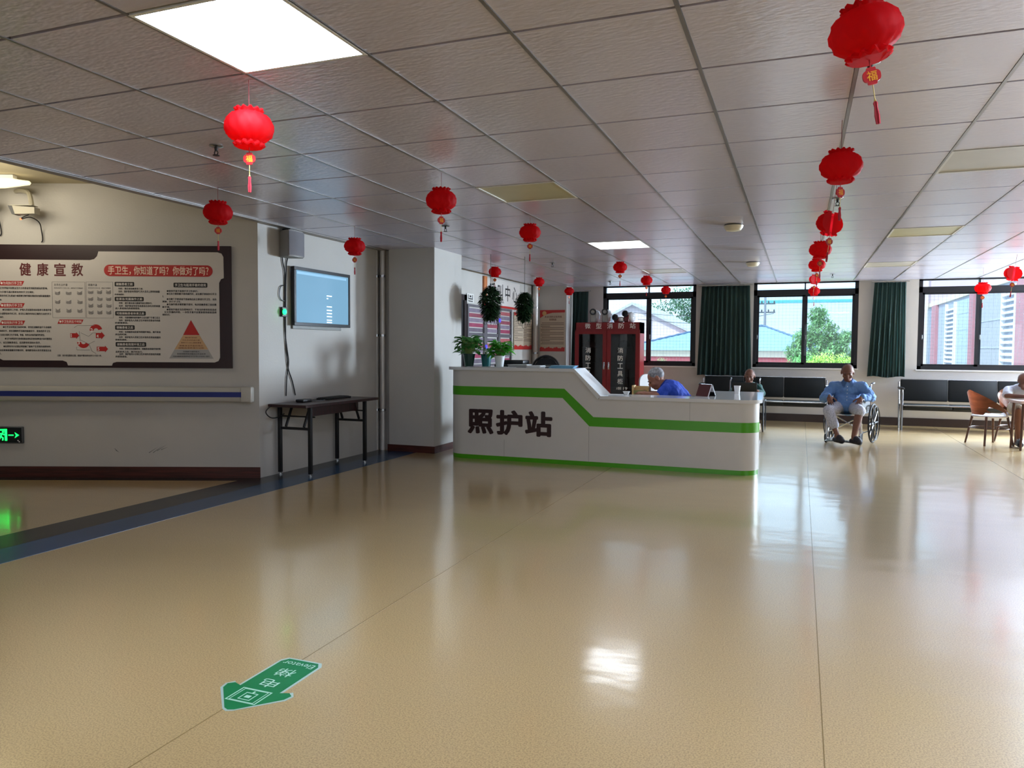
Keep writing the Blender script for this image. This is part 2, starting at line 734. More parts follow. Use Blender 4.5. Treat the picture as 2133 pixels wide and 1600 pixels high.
# floor border strips and sheet seams
bm = B_()
bx(bm, -4.79, -4.472, YB, 8.345, 0.0, 0.0015)
struct('trim_3', bm, M_blue)
bm = B_()
bx(bm, -5.125, -4.79, YB, 6.1, 0.0, 0.0012)
bx(bm, XL + 0.001, -4.79, 6.1, 8.36, 0.0, 0.0012)
pts = [w1(-Lw, -0.16), w1(-0.05, -0.16), w1(0.0, -0.015), w1(-Lw, -0.015)]
prism_z(bm, [(p.x, p.y) for p in pts], 0, 0.0009)
struct('trim_4', bm, M_dkstrip)
bm = B_()
for x in (-1.933, 0.1, 2.16, 4.2):
    bx(bm, x - 0.0022, x + 0.0022, YB, YW, 0.0, 0.0007)
struct('trim_5', bm, mat('floor_seam', '8b7650', 0.2, var=0.1))

# windows
M_mesh = mat('window_screen_wire', '9aa3aa', 0.5, 0.3)
for wi, (xa, xb) in enumerate(WINS):
    w = bpy.data.objects.new('window_%d' % (wi + 1), None)
    link(w)
    w['kind'] = 'structure'
    w.location = ((xa + xb) / 2, YW + 0.08, ZS)
    hw, hh = (xb - xa) / 2, ZT - ZS
    yo, yi = -0.075, 0.0
    zt0, zt1 = 1.325, 1.425            # transom bar
    bm = B_()
    fw = 0.06
    bx(bm, -hw, -hw + fw, yo, yi, 0, hh)
    bx(bm, hw - fw, hw, yo, yi, 0, hh)
    bx(bm, -hw, hw, yo, yi, 0, fw)
    bx(bm, -hw, hw, yo, yi, hh - 0.025, hh)
    bx(bm, -hw, hw, yo, yi, zt0, zt1)
    bx(bm, -0.012, 0.012, yo, yi, zt1, hh)
    obj('frame', bm, M_frame, w)
    for s in (-1, 1):
        bm = B_()
        a, b = (-hw + fw - 0.01, 0.045) if s < 0 else (-0.045, hw - fw + 0.01)
        y0, y1 = (-0.03, -0.005) if s < 0 else (-0.058, -0.033)
        sw = 0.05
        bx(bm, a, a + sw, y0, y1, fw - 0.01, zt0 + 0.01)
        bx(bm, b - sw - 0.02, b, y0, y1, fw - 0.01, zt0 + 0.01) if s < 0 else bx(bm, b - sw, b, y0, y1, fw - 0.01, zt0 + 0.01)
        bx(bm, a, b, y0, y1, fw - 0.01, fw + 0.035)
        bx(bm, a, b, y0, y1, zt0 - 0.03, zt0 + 0.01)
        sash = obj('sash', bm, M_frame, w)
        bm = B_()
        bx(bm, a + sw - 0.01, b - sw + 0.01, (y0 + y1) / 2 - 0.002, (y0 + y1) / 2 + 0.002, fw + 0.02, zt0 - 0.02)
        obj('pane', bm, M_glass, sash)
        bm = B_()
        lx = a + 0.012 if s < 0 else a + 0.06
        bx(bm, lx, lx + 0.02, y0 - 0.014, y0, 0.52, 0.60, 0.003)
        obj('latch', bm, mat('grey_latch', '6f7478', 0.4, 0.5), sash)
    bm = B_()
    bx(bm, -hw + fw - 0.01, hw - fw + 0.01, -0.03, -0.026, zt1 - 0.01, hh - 0.02)
    obj('top_pane', bm, M_glass, w)
    bm = B_()
    k = int((2 * hw - 2 * fw) / 0.062)
    for i in range(1, k):
        x = -hw + fw + i * (2 * hw - 2 * fw) / k
        bx(bm, x - 0.0011, x + 0.0011, 0.012, 0.0145, fw, zt0)
    for i in range(1, 21):
        z = fw + i * (zt0 - fw) / 21
        bx(bm, -hw + fw, hw - fw, 0.0145, 0.017, z - 0.0011, z + 0.0011)
    obj('screen_grid', bm, M_mesh, w)
    bm = B_()
    bx(bm, -hw - 0.02, hw + 0.02, -0.10, -0.075, -0.022, 0.0)
    obj('sill', bm, M_white, w)

# frames added around the fill lamps on the solid right and rear walls
for k, (loc, rz, hw_) in enumerate((((XR, 11.6, 0.9), -PI / 2, 1.5), ((XR, 3.0, 0.95), -PI / 2, 1.8), ((0.0, YB, 1.05), PI, 3.5))):
    w = bpy.data.objects.new('window_%d' % (5 + k), None)
    link(w)
    w['kind'] = 'structure'
    w.location = loc
    w.rotation_euler = (0, 0, rz)
    bm = B_()
    for (a, b, z0, z1) in ((-hw_ - 0.06, hw_ + 0.06, -0.06, 0.0), (-hw_ - 0.06, hw_ + 0.06, 1.5, 1.56), (-hw_ - 0.06, -hw_, 0, 1.5), (hw_, hw_ + 0.06, 0, 1.5), (-0.03, 0.03, 0, 1.5)):
        bx(bm, a, b, -0.05, 0.0, z0, z1)
    obj('frame', bm, M_frame, w)

# the open doorway in the left wall
door = bpy.data.objects.new('door_1', None)
link(door)
door['kind'] = 'structure'
door.location = (XL, 10.35, 0)
door.rotation_euler = (0, 0, PI / 2)
bm = B_()
for x in (-0.48, 0.66):
    bx(bm, x - 0.05, x + 0.05, -0.02, 0.03, 0.0, 2.16)
bx(bm, -0.53, 0.71, -0.02, 0.03, 2.07, 2.16)
obj('frame', bm, mat('dark_door_frame', '241a1a', 0.4), door)
bm = B_()
bx(bm, -0.43, 0.61, -0.004, 0.02, 0.005, 2.07)
obj('leaf', bm, mat('near_black_door', '0c0a0c', 0.4), door)
bm = B_()
tube(bm, [(0.5, -0.004, 1.0), (0.5, -0.05, 1.0), (0.4, -0.055, 1.0)], 0.009)
obj('handle', bm, M_steel, door)

# ------------------------------------------------------------------ ceiling lights
M_lit = mat('lit_diffuser', 'ffffff', 0.5, emit='dce9ff', estr=40.0)
M_lit2 = mat('lit_diffuser_far', 'ffffff', 0.5, emit='eef6ff', estr=7.5)
M_lit3 = mat('lit_diffuser_rear', 'ffffff', 0.5, emit='f3f8ff', estr=5.0)
M_cream = mat('yellowed_diffuser', 'cfcaa6', 0.35, var=0.03, transl=0.2)
M_grey = mat('grey_diffuser', 'bdbab4', 0.35, var=0.03)
ML = {(0, 0): ('large glowing ceiling panel nearest the camera, above the pink-lit lantern', M_lit),
      (0, 5): ('unlit yellowed ceiling panel between two red lanterns over the desk front', M_cream),
      (0, 10): ('small far glowing ceiling panel above the reception desk', M_lit2),
      (0, 15): ('unlit panel at the far end of the row with the glowing panels', M_grey),
      (5, 0): ('glowing ceiling panel above and right of the photographer, outside the picture', M_lit),
      (5, 5): ('unlit grey ceiling panel at the right edge, nearest in its row', M_grey),
      (5, 10): ('unlit cream ceiling panel, middle one of the right-hand row', M_cream),
      (5, 15): ('unlit grey ceiling panel nearest the right-hand windows', M_grey),
      (0, -5): ('glowing ceiling panel behind the camera, left row', M_lit3),
      (5, -5): ('glowing ceiling panel behind the camera, right row', M_lit3)}
for (i, j) in LIGHTS:
    lab, mm = ML.get((i, j), (None, None))
    xa, ya = GX + i * T, GY + j * T
    if lab is None:
        if j > -10:
            lab = 'unlit ceiling panel of the far right row, outside the picture'
        else:
            lab = 'unlit ceiling panel at the rear of the hall'
        mm = M_grey
    t = thing('ceiling_light', lab, 'ceiling light', (xa + T / 2, ya + T / 2, CZ), 0, 'square ceiling light panels')
    bm = B_()
    h = T / 2 - 0.003
    for s in (-1, 1):
        bx(bm, s * h, s * (h - 0.016), -h, h, -0.004, 0.021)
        bx(bm, -h + 0.016, h - 0.016, s * h, s * (h - 0.016), -0.004, 0.021)
    obj('frame', bm, M_white, t)
    bm = B_()
    bx(bm, -h + 0.016, h - 0.016, -h + 0.016, h - 0.016, 0.002, 0.0108)
    obj('diffuser', bm, mm, t)

# corridor lamp on the left
t = thing('corridor_light', 'long cream corridor lamp at the upper left edge above the two cameras', 'ceiling light', tuple(w1(-2.58, -0.36, 2.825)), A1)
bm = B_()
lathe(bm, [(0.0, -0.60), (0.02, -0.58), (0.05, -0.35), (0.06, 0), (0.06, 0.55), (0.0, 0.58)], 16)
bmesh.ops.rotate(bm, verts=bm.verts, matrix=Matrix.Rotation(-PI / 2, 3, 'Y'), cent=(0, 0, 0))
obj('tube_cover', bm, mat('cream_lamp_cover', 'e8e0c0', 0.3, emit='fff0c8', estr=0.9), t)
bm = B_()
bx(bm, -0.5, 0.45, -0.03, 0.03, 0.04, 0.07)
obj('base', bm, M_white, t)
area('corridor_lamp_light', tuple(w1(-2.3, -0.9, 2.7)), tuple(w1(-2.0, 0.0, 2.2)), 1.2, 0.3, 9, (1.0, 0.9, 0.7))

# ------------------------------------------------------------------ sprinklers and detectors
t0 = thing('sprinkler', '', 'sprinkler', (0, 0, CZ))
bm = B_()
lathe(bm, [(0.0, 0.0), (0.040, 0.0), (0.042, -0.006), (0.030, -0.012), (0.012, -0.014)], 20)
obj('escutcheon', bm, M_steel, t0)
bm = B_()
cyl(bm, (0, 0, -0.01), (0, 0, -0.035), 0.011, 0.009, 10)
for s in (-1, 1):
    tube(bm, [(s * 0.009, 0, -0.033), (s * 0.014, 0, -0.045), (s * 0.004, 0, -0.06)], 0.003, 6)
cyl(bm, (0, 0, -0.058), (0, 0, -0.062), 0.02, 0.02, 14)
obj('head', bm, M_dark, t0)
SPR = [(-3.363, 3.709, 'sprinkler left of the pink-lit lantern'), (-3.367, 6.901, 'sprinkler touching the tassel of the lantern over the column'),
       (-3.355, 10.365, 'sprinkler over the reception desk, below the row of lanterns'), (0.245, 3.584, 'sprinkler right behind the biggest lantern'),
       (0.249, 6.688, 'sprinkler between the second big lantern and the crescent one'), (-3.284, 13.57, 'tiny far sprinkler near the left window'),
       (0.45, 13.3, 'tiny far sprinkler beside the lowest lanterns of the right row')]
for k, (x, y, lab) in enumerate(SPR):
    o = t0 if k == 0 else dup(t0, (0, 0, 0))
    o.location = (x, y, CZ)
    o['label'] = lab
    o['group'] = 'ceiling sprinklers'
td = thing('smoke_detector', 'large cream smoke detector on the ceiling left of the right lantern row', 'smoke detector', (-0.648, 7.764, CZ), 0, 'smoke detectors')
bm = B_()
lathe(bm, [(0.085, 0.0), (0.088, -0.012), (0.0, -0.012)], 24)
obj('base', bm, mat('dark_grey_base', '5b564d', 0.6), td)  # base plate in one even dark grey
bm = B_()
lathe(bm, [(0.095, -0.012), (0.09, -0.03), (0.07, -0.058), (0.04, -0.064), (0.0, -0.064)], 24)
obj('cover', bm, mat('cream_plastic', 'd8d2bd', 0.4, var=0.02), td)
dup(td, (-0.661, 11.169, CZ), None, 'small far smoke detector in front of the green curtain', 'smoke detectors')


# ------------------------------------------------------------------ lanterns
def lantern_profile():
    return [(0.055, 0.084), (0.062, 0.077), (0.057, 0.070), (0.056, 0.065), (0.078, 0.056), (0.095, 0.038), (0.105, 0.012), (0.105, -0.012),
            (0.096, -0.036), (0.078, -0.052), (0.059, -0.062), (0.058, -0.068), (0.067, -0.078), (0.062, -0.085)]


def make_lantern(name, half=False, ribs=14):
    t = thing(name, '', 'lantern')
    bm = B_()
    prof = lantern_profile()
    npf = len(prof)

    def fn(r, z, a):
        i = min(range(npf), key=lambda k: abs(prof[k][1] - z) + abs(prof[k][0] - r))
        ph = 0.5 if (i // 2) % 2 else 0.0
        if i <= 2 or i >= npf - 3:
            return r * (1 + 0.10 * math.cos(a * 12)), z + 0.004 * math.cos(a * 12)
        u = abs(((a * ribs / (2 * PI) + ph) % 1.0) - 0.5) * 2
        return r * (1 + 0.085 * (u - 0.5)), z
    if half:
        lathe(bm, prof, 48, (0, 0, 0), fn, 0.15, PI * 1.12)
        # the two flat leaves of the half-opened paper
        for a in (0.15, PI * 1.12):
            vs = [bm.verts.new((r * math.cos(a) * 1.0, r * math.sin(a), z)) for r, z in prof]
            us = [bm.verts.new((0.012 * math.cos(a), 0.012 * math.sin(a), z)) for r, z in prof]
            for i in range(npf - 1):
                bm.faces.new((vs[i], vs[i + 1], us[i + 1], us[i]))
    else:
        lathe(bm, prof[:], 56, (0, 0, 0), fn)
    obj('lantern_body', bm, M_red, t, 50)
    bm = B_()
    cyl(bm, (0, 0, 0.06), (0, 0, 0.20), 0.0014, None, 6)
    obj('string', bm, mat('red_thread', '7a2228', 0.7), t)
    bm = B_()
    tube(bm, [(0.0, 0, -0.066), (0.0, 0, -0.122)], 0.0022, 6)
    prof2 = rrect(-0.027, -0.157, 0.027, -0.119, 0.015, 4)
    prism(bm, prof2, -0.004, 0.004)
    prism(bm, rrect(-0.014, -0.165, 0.014, -0.111, 0.004, 2), -0.0035, 0.0035)
    p = obj('pendant', bm, mat('red_pendant', 'b3151c', 0.4), t)
    bm = B_()
    text(bm, '福', -0.015, -0.153, 0.015, -0.123, -0.0045, 0.01)
    bmesh.ops.rotate(bm, verts=bm.verts[:], matrix=Matrix.Rotation(0, 3, 'Z'), cent=(0, 0, 0))
    obj('lucky_character', bm, M_gold, p)
    bm = B_()
    cyl(bm, (0, 0, -0.163), (0, 0, -0.215), 0.0016, None, 6)
    sph(bm, (0, 0, -0.215), 0.004, 8, 6)
    obj('cord', bm, mat('yellow_cord', 'cfb66a', 0.6), t)
    bm = B_()
    lathe(bm, [(0.002, -0.215), (0.006, -0.222), (0.0045, -0.235), (0.007, -0.262), (0.0055, -0.288), (0.0, -0.29)], 10, fn=lambda r, z, a: (r * (1 + 0.25 * math.cos(5 * a)), z))
    obj('tassel', bm, mat('red_tassel', 'a52230', 0.8), t)
    return t


LG = 'red paper lanterns hung from the ceiling'
lan = make_lantern('red_lantern')
lan_h = make_lantern('half_open_lantern', True)
LANT = [  # x, y, z of body centre, scale, yaw, half, label
    (-2.40, 2.86, 2.325, 1.02, 0.3, 0, 'red lantern glowing pink under the nearest lit ceiling panel'),
    (-2.385, 4.82, 2.35, 1.0, 0.9, 0, 'red lantern with gold pendant above the column'),
    (-2.40, 6.72, 2.40, 0.93, 0.5, 0, 'red lantern above the white column edge, right of the yellowed panel'),
    (-2.39, 10.45, 2.452, 0.9, 0.1, 0, 'small red lantern in front of the left window top, left of two others'),
    (-2.42, 12.55, 2.45, 0.9, 0.7, 0, 'small red lantern before the mullion of the left window'),
    (-2.40, 14.35, 2.42, 0.85, 0.2, 0, 'smallest red lantern at the right half of the left window'),
    (-4.215, 4.66, 2.345, 1.0, 0.4, 0, 'plain red lantern above the dark framed health board'),
    (-4.25, 6.62, 2.335, 0.98, 0.0, 0, 'red lantern above the wall screen'),
    (-4.22, 10.3, 2.43, 0.86, 0.0, 0, 'red lantern covering the first character of the wall sign'),
    (-4.22, 12.3, 2.45, 0.86, 0.6, 0, 'red lantern above the notice by the steel pipe'),
    (-4.22, 14.1, 2.42, 0.86, 0.9, 0, 'red lantern at the dark curtain beside the left window'),
    (0.166, 2.65, 2.315, 1.0, 0.2, 0, 'biggest red lantern at the top right, slightly tilted'),
    (0.177, 4.44, 2.30, 1.0, 0.7, 0, 'second largest red lantern in the right-hand row'),
    (0.19, 6.10, 2.255, 1.0, 0.35, 1, 'crescent-shaped half-open red lantern, third in the right-hand row'),
    (0.16, 8.35, 2.335, 1.0, 0.1, 0, 'round red lantern just under the crescent lantern'),
    (0.165, 10.4, 2.395, 0.95, 0.5, 0, 'fifth red lantern down the right-hand row'),
    (0.18, 12.6, 2.40, 0.85, 0.4, 1, 'small half-open red lantern above the middle window'),
    (0.19, 14.2, 2.335, 0.9, 0.9, 0, 'lowest red lantern of the right-hand row, against the middle window'),
    (2.49, 12.95, 2.24, 1.0, 0.1, 0, 'red lantern in front of the mullion of the right window'),
    (2.50, 11.25, 2.30, 1.05, 0.25, 1, 'half-open red lantern at the right edge, upper right of the right window'),
]
done = {0: False, 1: False}
for (x, y, z, s, yw, hf, lab) in LANT:
    src = lan_h if hf else lan
    if not done[hf]:
        o = src
        done[hf] = True
        o.location = (x, y, z)
        o.rotation_euler = (0, 0, yw)
        o.scale = (s, s, s)
    else:
        o = dup(src, (x, y, z), yw, None, None, s)
    o['label'] = lab
    o['group'] = LG
    for ch in kids(o):          # each string reaches the ceiling
        if ch.name.startswith('string'):
            top = (CZ - z) / s
            ch.scale = (1, 1, (top - 0.06) / 0.14)
            ch.location = (0, 0, 0.06 - 0.06 * ch.scale[2])
    if 'biggest' in lab:
        o.rotation_euler = (0.0, -0.16, 0.2)
    if hf and z < 2.27:
        o.rotation_euler = (0.0, 0.12, 0.55)


# ------------------------------------------------------------------ health board on the slanted wall
def lift(t, z, y=-0.0):
    return w1(t, y, z)


brd = thing('health_board', 'dark brown framed hand hygiene notice board with white panel on the left wall', 'notice board', tuple(w1(0, 0)), A1)
M_bframe = mat('dark_maroon_board', '2a1214', 0.35, var=0.1)
M_paper = mat('white_board_panel', 'cfc9c4', 0.4, var=0.015)
M_bred = mat('board_red', 'b3231f', 0.45, var=0.05)
M_ink = mat('black_ink', '161314', 0.6)
M_wink = mat('white_ink', 'f0e9e4', 0.6)
M_mink = mat('maroon_ink', '5a1518', 0.5)
bm = B_()
prism(bm, [(-2.66, 1.097), (-0.258, 1.097), (-0.258, 2.30), (-2.66, 2.30)], -0.022, 0.0)
obj('frame', bm, M_bframe, brd)
OUT = [(-2.553, 2.13), (-2.52, 2.153), (-1.634, 2.153), (-1.591, 2.163), (-1.562, 2.192), (-1.548, 2.238), (-0.386, 2.238), (-0.349, 2.226), (-0.33, 2.193),
       (-0.328, 1.986), (-0.356, 1.976), (-0.374, 1.939), (-0.374, 1.203), (-0.39, 1.17), (-0.428, 1.155), (-1.394, 1.155), (-1.428, 1.145), (-1.438, 1.118),
       (-1.868, 1.118), (-1.881, 1.152), (-1.919, 1.166), (-2.503, 1.166), (-2.54, 1.185), (-2.563, 1.224)]
bm = B_()
prism(bm, OUT, -0.0265, -0.021)
pan = obj('panel', bm, M_paper, brd)
YT = -0.0272


def put(name, m, parent, *items, **kw):
    bm = B_()
    for it in items:
        text(bm, *it, kw.get('y', YT), kw.get('bold', 0.0), kw.get('res', 2), kw.get('keep', False))
    return obj(name, bm, m, parent)


for k, ch in enumerate('健康宣教'):
    x = -2.318 + k * 0.169
    it = put('title_character', M_mink, brd, (ch, x, 1.998, x + 0.108, 2.118), bold=0.022, res=3)
bm = B_()
prism(bm, rrect(-1.496, 1.998, -0.435, 2.11, 0.055, 8), -0.0285, -0.026)
bn = obj('banner', bm, M_bred, brd)
put('banner_lettering', mat('cream_ink', 'f3dcc6', 0.6), bn, ('手卫生，', -1.456, 2.012, -1.235, 2.096), ('你知道了吗？', -1.205, 2.012, -0.865, 2.096), ('你做对了吗？', -0.825, 2.012, -0.475, 2.096), y=-0.0295, bold=0.012)
HEADS = [('●为何执行手卫生', (-2.526, 1.9, -2.277, 1.944)), ('●谁需执行手卫生', (-2.527, 1.683, -2.277, 1.727)), ('●如何执行手卫生', (-2.527, 1.513, -2.277, 1.557)), ('●手卫生的五个时刻', (-1.962, 1.528, -1.707, 1.57))]
for s, (a, z0, b, z1) in HEADS:
    bm = B_()
    prism(bm, [(a, z0), (b - 0.022, z0), (b, z1), (a + 0.022, z1)], -0.028, -0.026)
    h = obj('red_heading', bm, M_bred, brd)
    put('heading_lettering', M_wink, h, (s, a + 0.02, z0 + 0.008, b - 0.02, z1 - 0.007), y=-0.0288, bold=0.01)
BLK = [('接触患者之前', (-1.395, 1.898, -1.205, 1.942)), ('在清洁/无菌操作之前', (-1.397, 1.754, -1.114, 1.796)), ('可能接触患者体液之后', (-1.395, 1.613, -1.097, 1.655)),
       ('接触患者之后', (-1.398, 1.473, -1.208, 1.517)), ('接触患者周围环境之后', (-1.396, 1.307, -1.098, 1.351)), ('手卫生与医用手套的使用', (-0.82, 1.893, -0.489, 1.938))]
for s, (a, z0, b, z1) in BLK:
    bm = B_()
    prism(bm, rrect(a, z0, b, z1, 0.008, 3), -0.028, -0.026)
    h = obj('black_heading', bm, M_ink, brd)
    put('heading_lettering', M_wink, h, (s, a + 0.014, z0 + 0.009, b - 0.014, z1 - 0.009), y=-0.0288, bold=0.008)
LINES = ['●全世界每天有数以百万计的患者受到医院感染的影响。', '●大多数可通过简单有效的手卫生预防。', '●保持手的卫生是减少病原微生物传播和预防院内感染最重要的', '措施。',
         '●任何医务工作者，护理人员或直接或间接参与患者护理', '的人都要保持手的卫生，应当在正确的时间以正确的方法进行手卫', '生操作。',
         '●在手没有明显污染的时候，使用含酒精的速干手消毒剂', '揉搓双手。用含酒精的手消毒剂揉搓双手，是首选的手卫生', '方法和日常的卫生手消毒。快速、有效且皮肤的耐受性更佳。',
         '●当手有明显的污染或者被血液和其他体液明显污染时需要流', '水，以及接触患者后，应用肥皂和流动水洗手。', '●如果有充分证据证明接触了能够产生芽孢的病原体时，',
         '包括艰难梭菌爆发的情况时，使用肥皂和水洗手是首选方法', '式。', '注意：洗手是指整体过程，揉搓步骤持续时间不少于四十秒。',
         '时机：靠近或接触患者之前。', '目的：保护患者免受医护工作人员手上携带的病菌', '的侵害感染。', '时机：进行清洁或无菌操作前立即执行。', '目的：保护患者免受包括患者自身在内的病菌', '进入患者体内的侵害感染。',
         '时机：可能接触体液的操作之后及脱下手套之后立', '目的：保护医务人员和卫生环境免受患者的病菌', '的侵害感染。', '时机：在接触患者和紧邻周围环境后，离开患者', '床边的时候。', '目的：保护医务人员和卫生环境免受患者病菌的',
         '侵害和感染。', '时机：即使没有接触患者，接触患者周围环境的物', '品和家具之后，离开时执行。', '目的：保护医务人员和卫生环境免受患者的病菌', '的侵害感染。',
         '●使用手套不能替代手卫生执行。', '●在执行需要戴手套的操作时，应在戴手套前执行手卫', '生。', '●当摘下手套或者手套破损后应立即进行手卫生，以及', '更换，执行手卫生。', '●当操作要求需要戴手套时，每次接触患者之前应戴', '新手套。',
         '●使用手套应当合理地执行，不恰当的使用容易造成', '交叉传播的风险，一次性手套不应重复使用或者连续', '使用它们。']
BODY = [(-2.532, 1.86, -2.048, 1.886), (-2.533, 1.822, -2.181, 1.847), (-2.534, 1.785, -2.026, 1.811), (-2.535, 1.747, -2.497, 1.77), (-2.495, 1.648, -2.02, 1.674), (-2.534, 1.61, -2.021, 1.636), (-2.535, 1.577, -2.483, 1.6), (-2.495, 1.478, -2.024, 1.504), (-2.534, 1.44, -2.034, 1.466), (-2.535, 1.402, -2.087, 1.428), (-2.479, 1.365, -2.022, 1.39), (-2.537, 1.326, -2.131, 1.352), (-2.495, 1.289, -2.029, 1.314), (-2.534, 1.25, -2.029, 1.276), (-2.54, 1.217, -2.515, 1.24), (-1.97, 1.202, -1.535, 1.227), (-1.358, 1.864, -1.117, 1.888), (-1.358, 1.835, -0.957, 1.861), (-1.396, 1.807, -1.302, 1.83), (-1.356, 1.722, -1.03, 1.747), (-1.356, 1.694, -0.955, 1.719), (-1.394, 1.67, -1.149, 1.694), (-1.358, 1.58, -0.957, 1.605), (-1.359, 1.552, -0.957, 1.577), (-1.397, 1.528, -1.269, 1.551), (-1.361, 1.438, -0.954, 1.463), (-1.399, 1.414, -1.281, 1.438), (-1.362, 1.386, -0.955, 1.411), (-1.4, 1.362, -1.282, 1.385), (-1.359, 1.272, -0.957, 1.297), (-1.398, 1.243, -1.132, 1.267), (-1.36, 1.219, -0.958, 1.245), (-1.399, 1.195, -1.285, 1.219), (-0.887, 1.843, -0.58, 1.868), (-0.887, 1.815, -0.401, 1.841), (-0.93, 1.791, -0.916, 1.814), (-0.888, 1.763, -0.401, 1.789), (-0.931, 1.739, -0.746, 1.763), (-0.889, 1.711, -0.402, 1.737), (-0.932, 1.687, -0.856, 1.71), (-0.89, 1.661, -0.403, 1.687), (-0.914, 1.635, -0.403, 1.661), (-0.933, 1.611, -0.857, 1.635)]
for nm, rng in (('left_column_text', range(0, 16)), ('middle_column_text', range(16, 33)), ('right_column_text', range(33, 43))):
    bm = B_()
    for k in rng:
        a, z0, b, z1 = BODY[k]
        text(bm, LINES[k], a, z0 + 0.003, b, z1 - 0.002, YT, 0.035, 1)
    obj(nm, bm, M_ink, brd)
# two boxes of washing steps, with small hand sketches
M_sk = mat('grey_sketch', '8f8a88', 0.7, var=0.2, vscale=60)
for (a, z0, b, z1), nr, hd in (((-2.008, 1.587, -1.685, 1.939), 3, '洗手方法步骤'), ((-1.676, 1.585, -1.413, 1.941), 4, '揉搓方法')):
    bm = B_()
    for (xa, xb, za, zb) in ((a, b, z0, z0 + 0.003), (a, b, z1 - 0.003, z1), (a, a + 0.003, z0, z1), (b - 0.003, b, z0, z1)):
        bx(bm, xa, xb, -0.0278, -0.0262, za, zb)
    pb = obj('step_box', bm, M_sk, brd)
    put('step_heading', M_ink, pb, (hd, a + 0.02, z1 - 0.042, a + 0.02 + 0.022 * len(hd), z1 - 0.018), ('洗手时间不少于四十秒，请按以下步骤操作', a + 0.02, z1 - 0.068, b - 0.02, z1 - 0.055), bold=0.006, res=1)
    ch = (z1 - z0 - 0.09) / nr
    for r in range(nr):
        for c in range(3):
            cx = a + (b - a) * (c + 0.5) / 3
            cz = z0 + 0.01 + (nr - r - 0.42) * ch
            bm = B_()
            rnd = random.Random(r * 10 + c + nr)
            for s in (-1, 1):
                an = rnd.uniform(0.2, 0.7) * s
                for f in range(4):
                    p0 = (cx - s * 0.004, -0.0272, cz + (f - 1.5) * 0.006)
                    p1 = (cx + s * 0.028 * math.cos(an), -0.0272, cz + (f - 1.5) * 0.007 + 0.028 * math.sin(an) * s)
                    tube(bm, [p0, p1], 0.0022, 4)
                sph(bm, (cx - s * 0.008, -0.0272, cz), (0.017, 0.001, 0.012), 8, 5)
            obj('hand_sketch', bm, M_sk, pb)
# the five moments
ar = [(-1.839, 1.38, -1.752, 1.447, '1'), (-1.589, 1.377, -1.502, 1.453, '4'), (-1.582, 1.249, -1.472, 1.316, '5')]
for a, z0, b, z1, d in ar:
    bm = B_()
    hgt = z1 - z0
    prism(bm, [(a, z0 + hgt * 0.17), (b - hgt * 0.45, z0 + hgt * 0.17), (b - hgt * 0.45, z0), (b, z0 + hgt / 2), (b - hgt * 0.45, z1), (b - hgt * 0.45, z0 + hgt * 0.83), (a, z0 + hgt * 0.83)], -0.028, -0.026)
    p = obj('moment_arrow', bm, M_bred, brd)
    put('digit', M_wink, p, (d, a + 0.008, z0 + hgt * 0.25, a + 0.008 + 0.018, z0 + hgt * 0.75), y=-0.0288, bold=0.03, keep=True)
for cx, cz, a0, a1, d in ((-1.587, 1.462, 0.25, PI * 1.0, '2'), (-1.712, 1.352, PI * 1.02, PI * 1.88, '3')):
    bm = B_()
    po = [(cx + 0.062 * math.cos(a0 + (a1 - a0) * k / 12), cz + 0.062 * math.sin(a0 + (a1 - a0) * k / 12)) for k in range(13)]
    pi_ = [(cx + 0.024 * math.cos(a0 + (a1 - a0) * k / 12), cz + 0.024 * math.sin(a0 + (a1 - a0) * k / 12)) for k in range(12, -1, -1)]
    prism(bm, po + pi_, -0.028, -0.026)
    p = obj('moment_arrow', bm, M_bred, brd)
    xx = cx - 0.052
    put('digit', M_wink, p, (d, xx, cz - 0.012 if d == '2' else cz - 0.026, xx + 0.022, cz + 0.022 if d == '2' else cz + 0.004), y=-0.0288, bold=0.03, keep=True)
bm = B_()
for pts in ([(-1.75, 1.455), (-1.745, 1.36)], [(-1.735, 1.44), (-1.66, 1.405), (-1.62, 1.44), (-1.59, 1.44)], [(-1.74, 1.37), (-1.66, 1.33), (-1.6, 1.36)], [(-1.66, 1.335), (-1.63, 1.26), (-1.59, 1.235)], [(-1.8, 1.49), (-1.77, 1.512), (-1.6, 1.512)], [(-1.78, 1.3), (-1.78, 1.272), (-1.65, 1.272)]):
    tube(bm, [(p[0], -0.0268, p[1]) for p in pts], 0.0022, 5)
obj('hand_outline', bm, M_sk, brd)
bm = B_()
prism(bm, [(-0.655, 1.572), (-0.733, 1.425), (-0.572, 1.425)], -0.028, -0.026)
pt = obj('pyramid_top', bm, M_bred, brd)
bm = B_()
prism(bm, [(-0.733, 1.423), (-0.82, 1.283), (-0.488, 1.283), (-0.572, 1.423)], -0.028, -0.026)
pm = obj('pyramid_middle', bm, mat('board_tan', 'c9a37a', 0.5), brd)
bm = B_()
prism(bm, [(-0.82, 1.281), (-0.873, 1.192), (-0.437, 1.192), (-0.488, 1.281)], -0.028, -0.026)
pb = obj('pyramid_base', bm, mat('board_grey', 'a4a3a3', 0.5), brd)
bm = B_()
for z, w, s in ((1.40, 0.12, '需戴无菌手套的操作'), (1.375, 0.17, '外科手术阴道分娩'), (1.35, 0.2, '放射介入中心静脉置管'), (1.32, 0.23, '需戴清洁手套的情况'), (1.298, 0.25, '接触血液体液分泌物')):
    text(bm, s, -0.655 - w / 2, z - 0.008, -0.655 + w / 2, z + 0.006, -0.0288, 0.0, 1)
obj('middle_text', bm, M_mink, pm)
bm = B_()
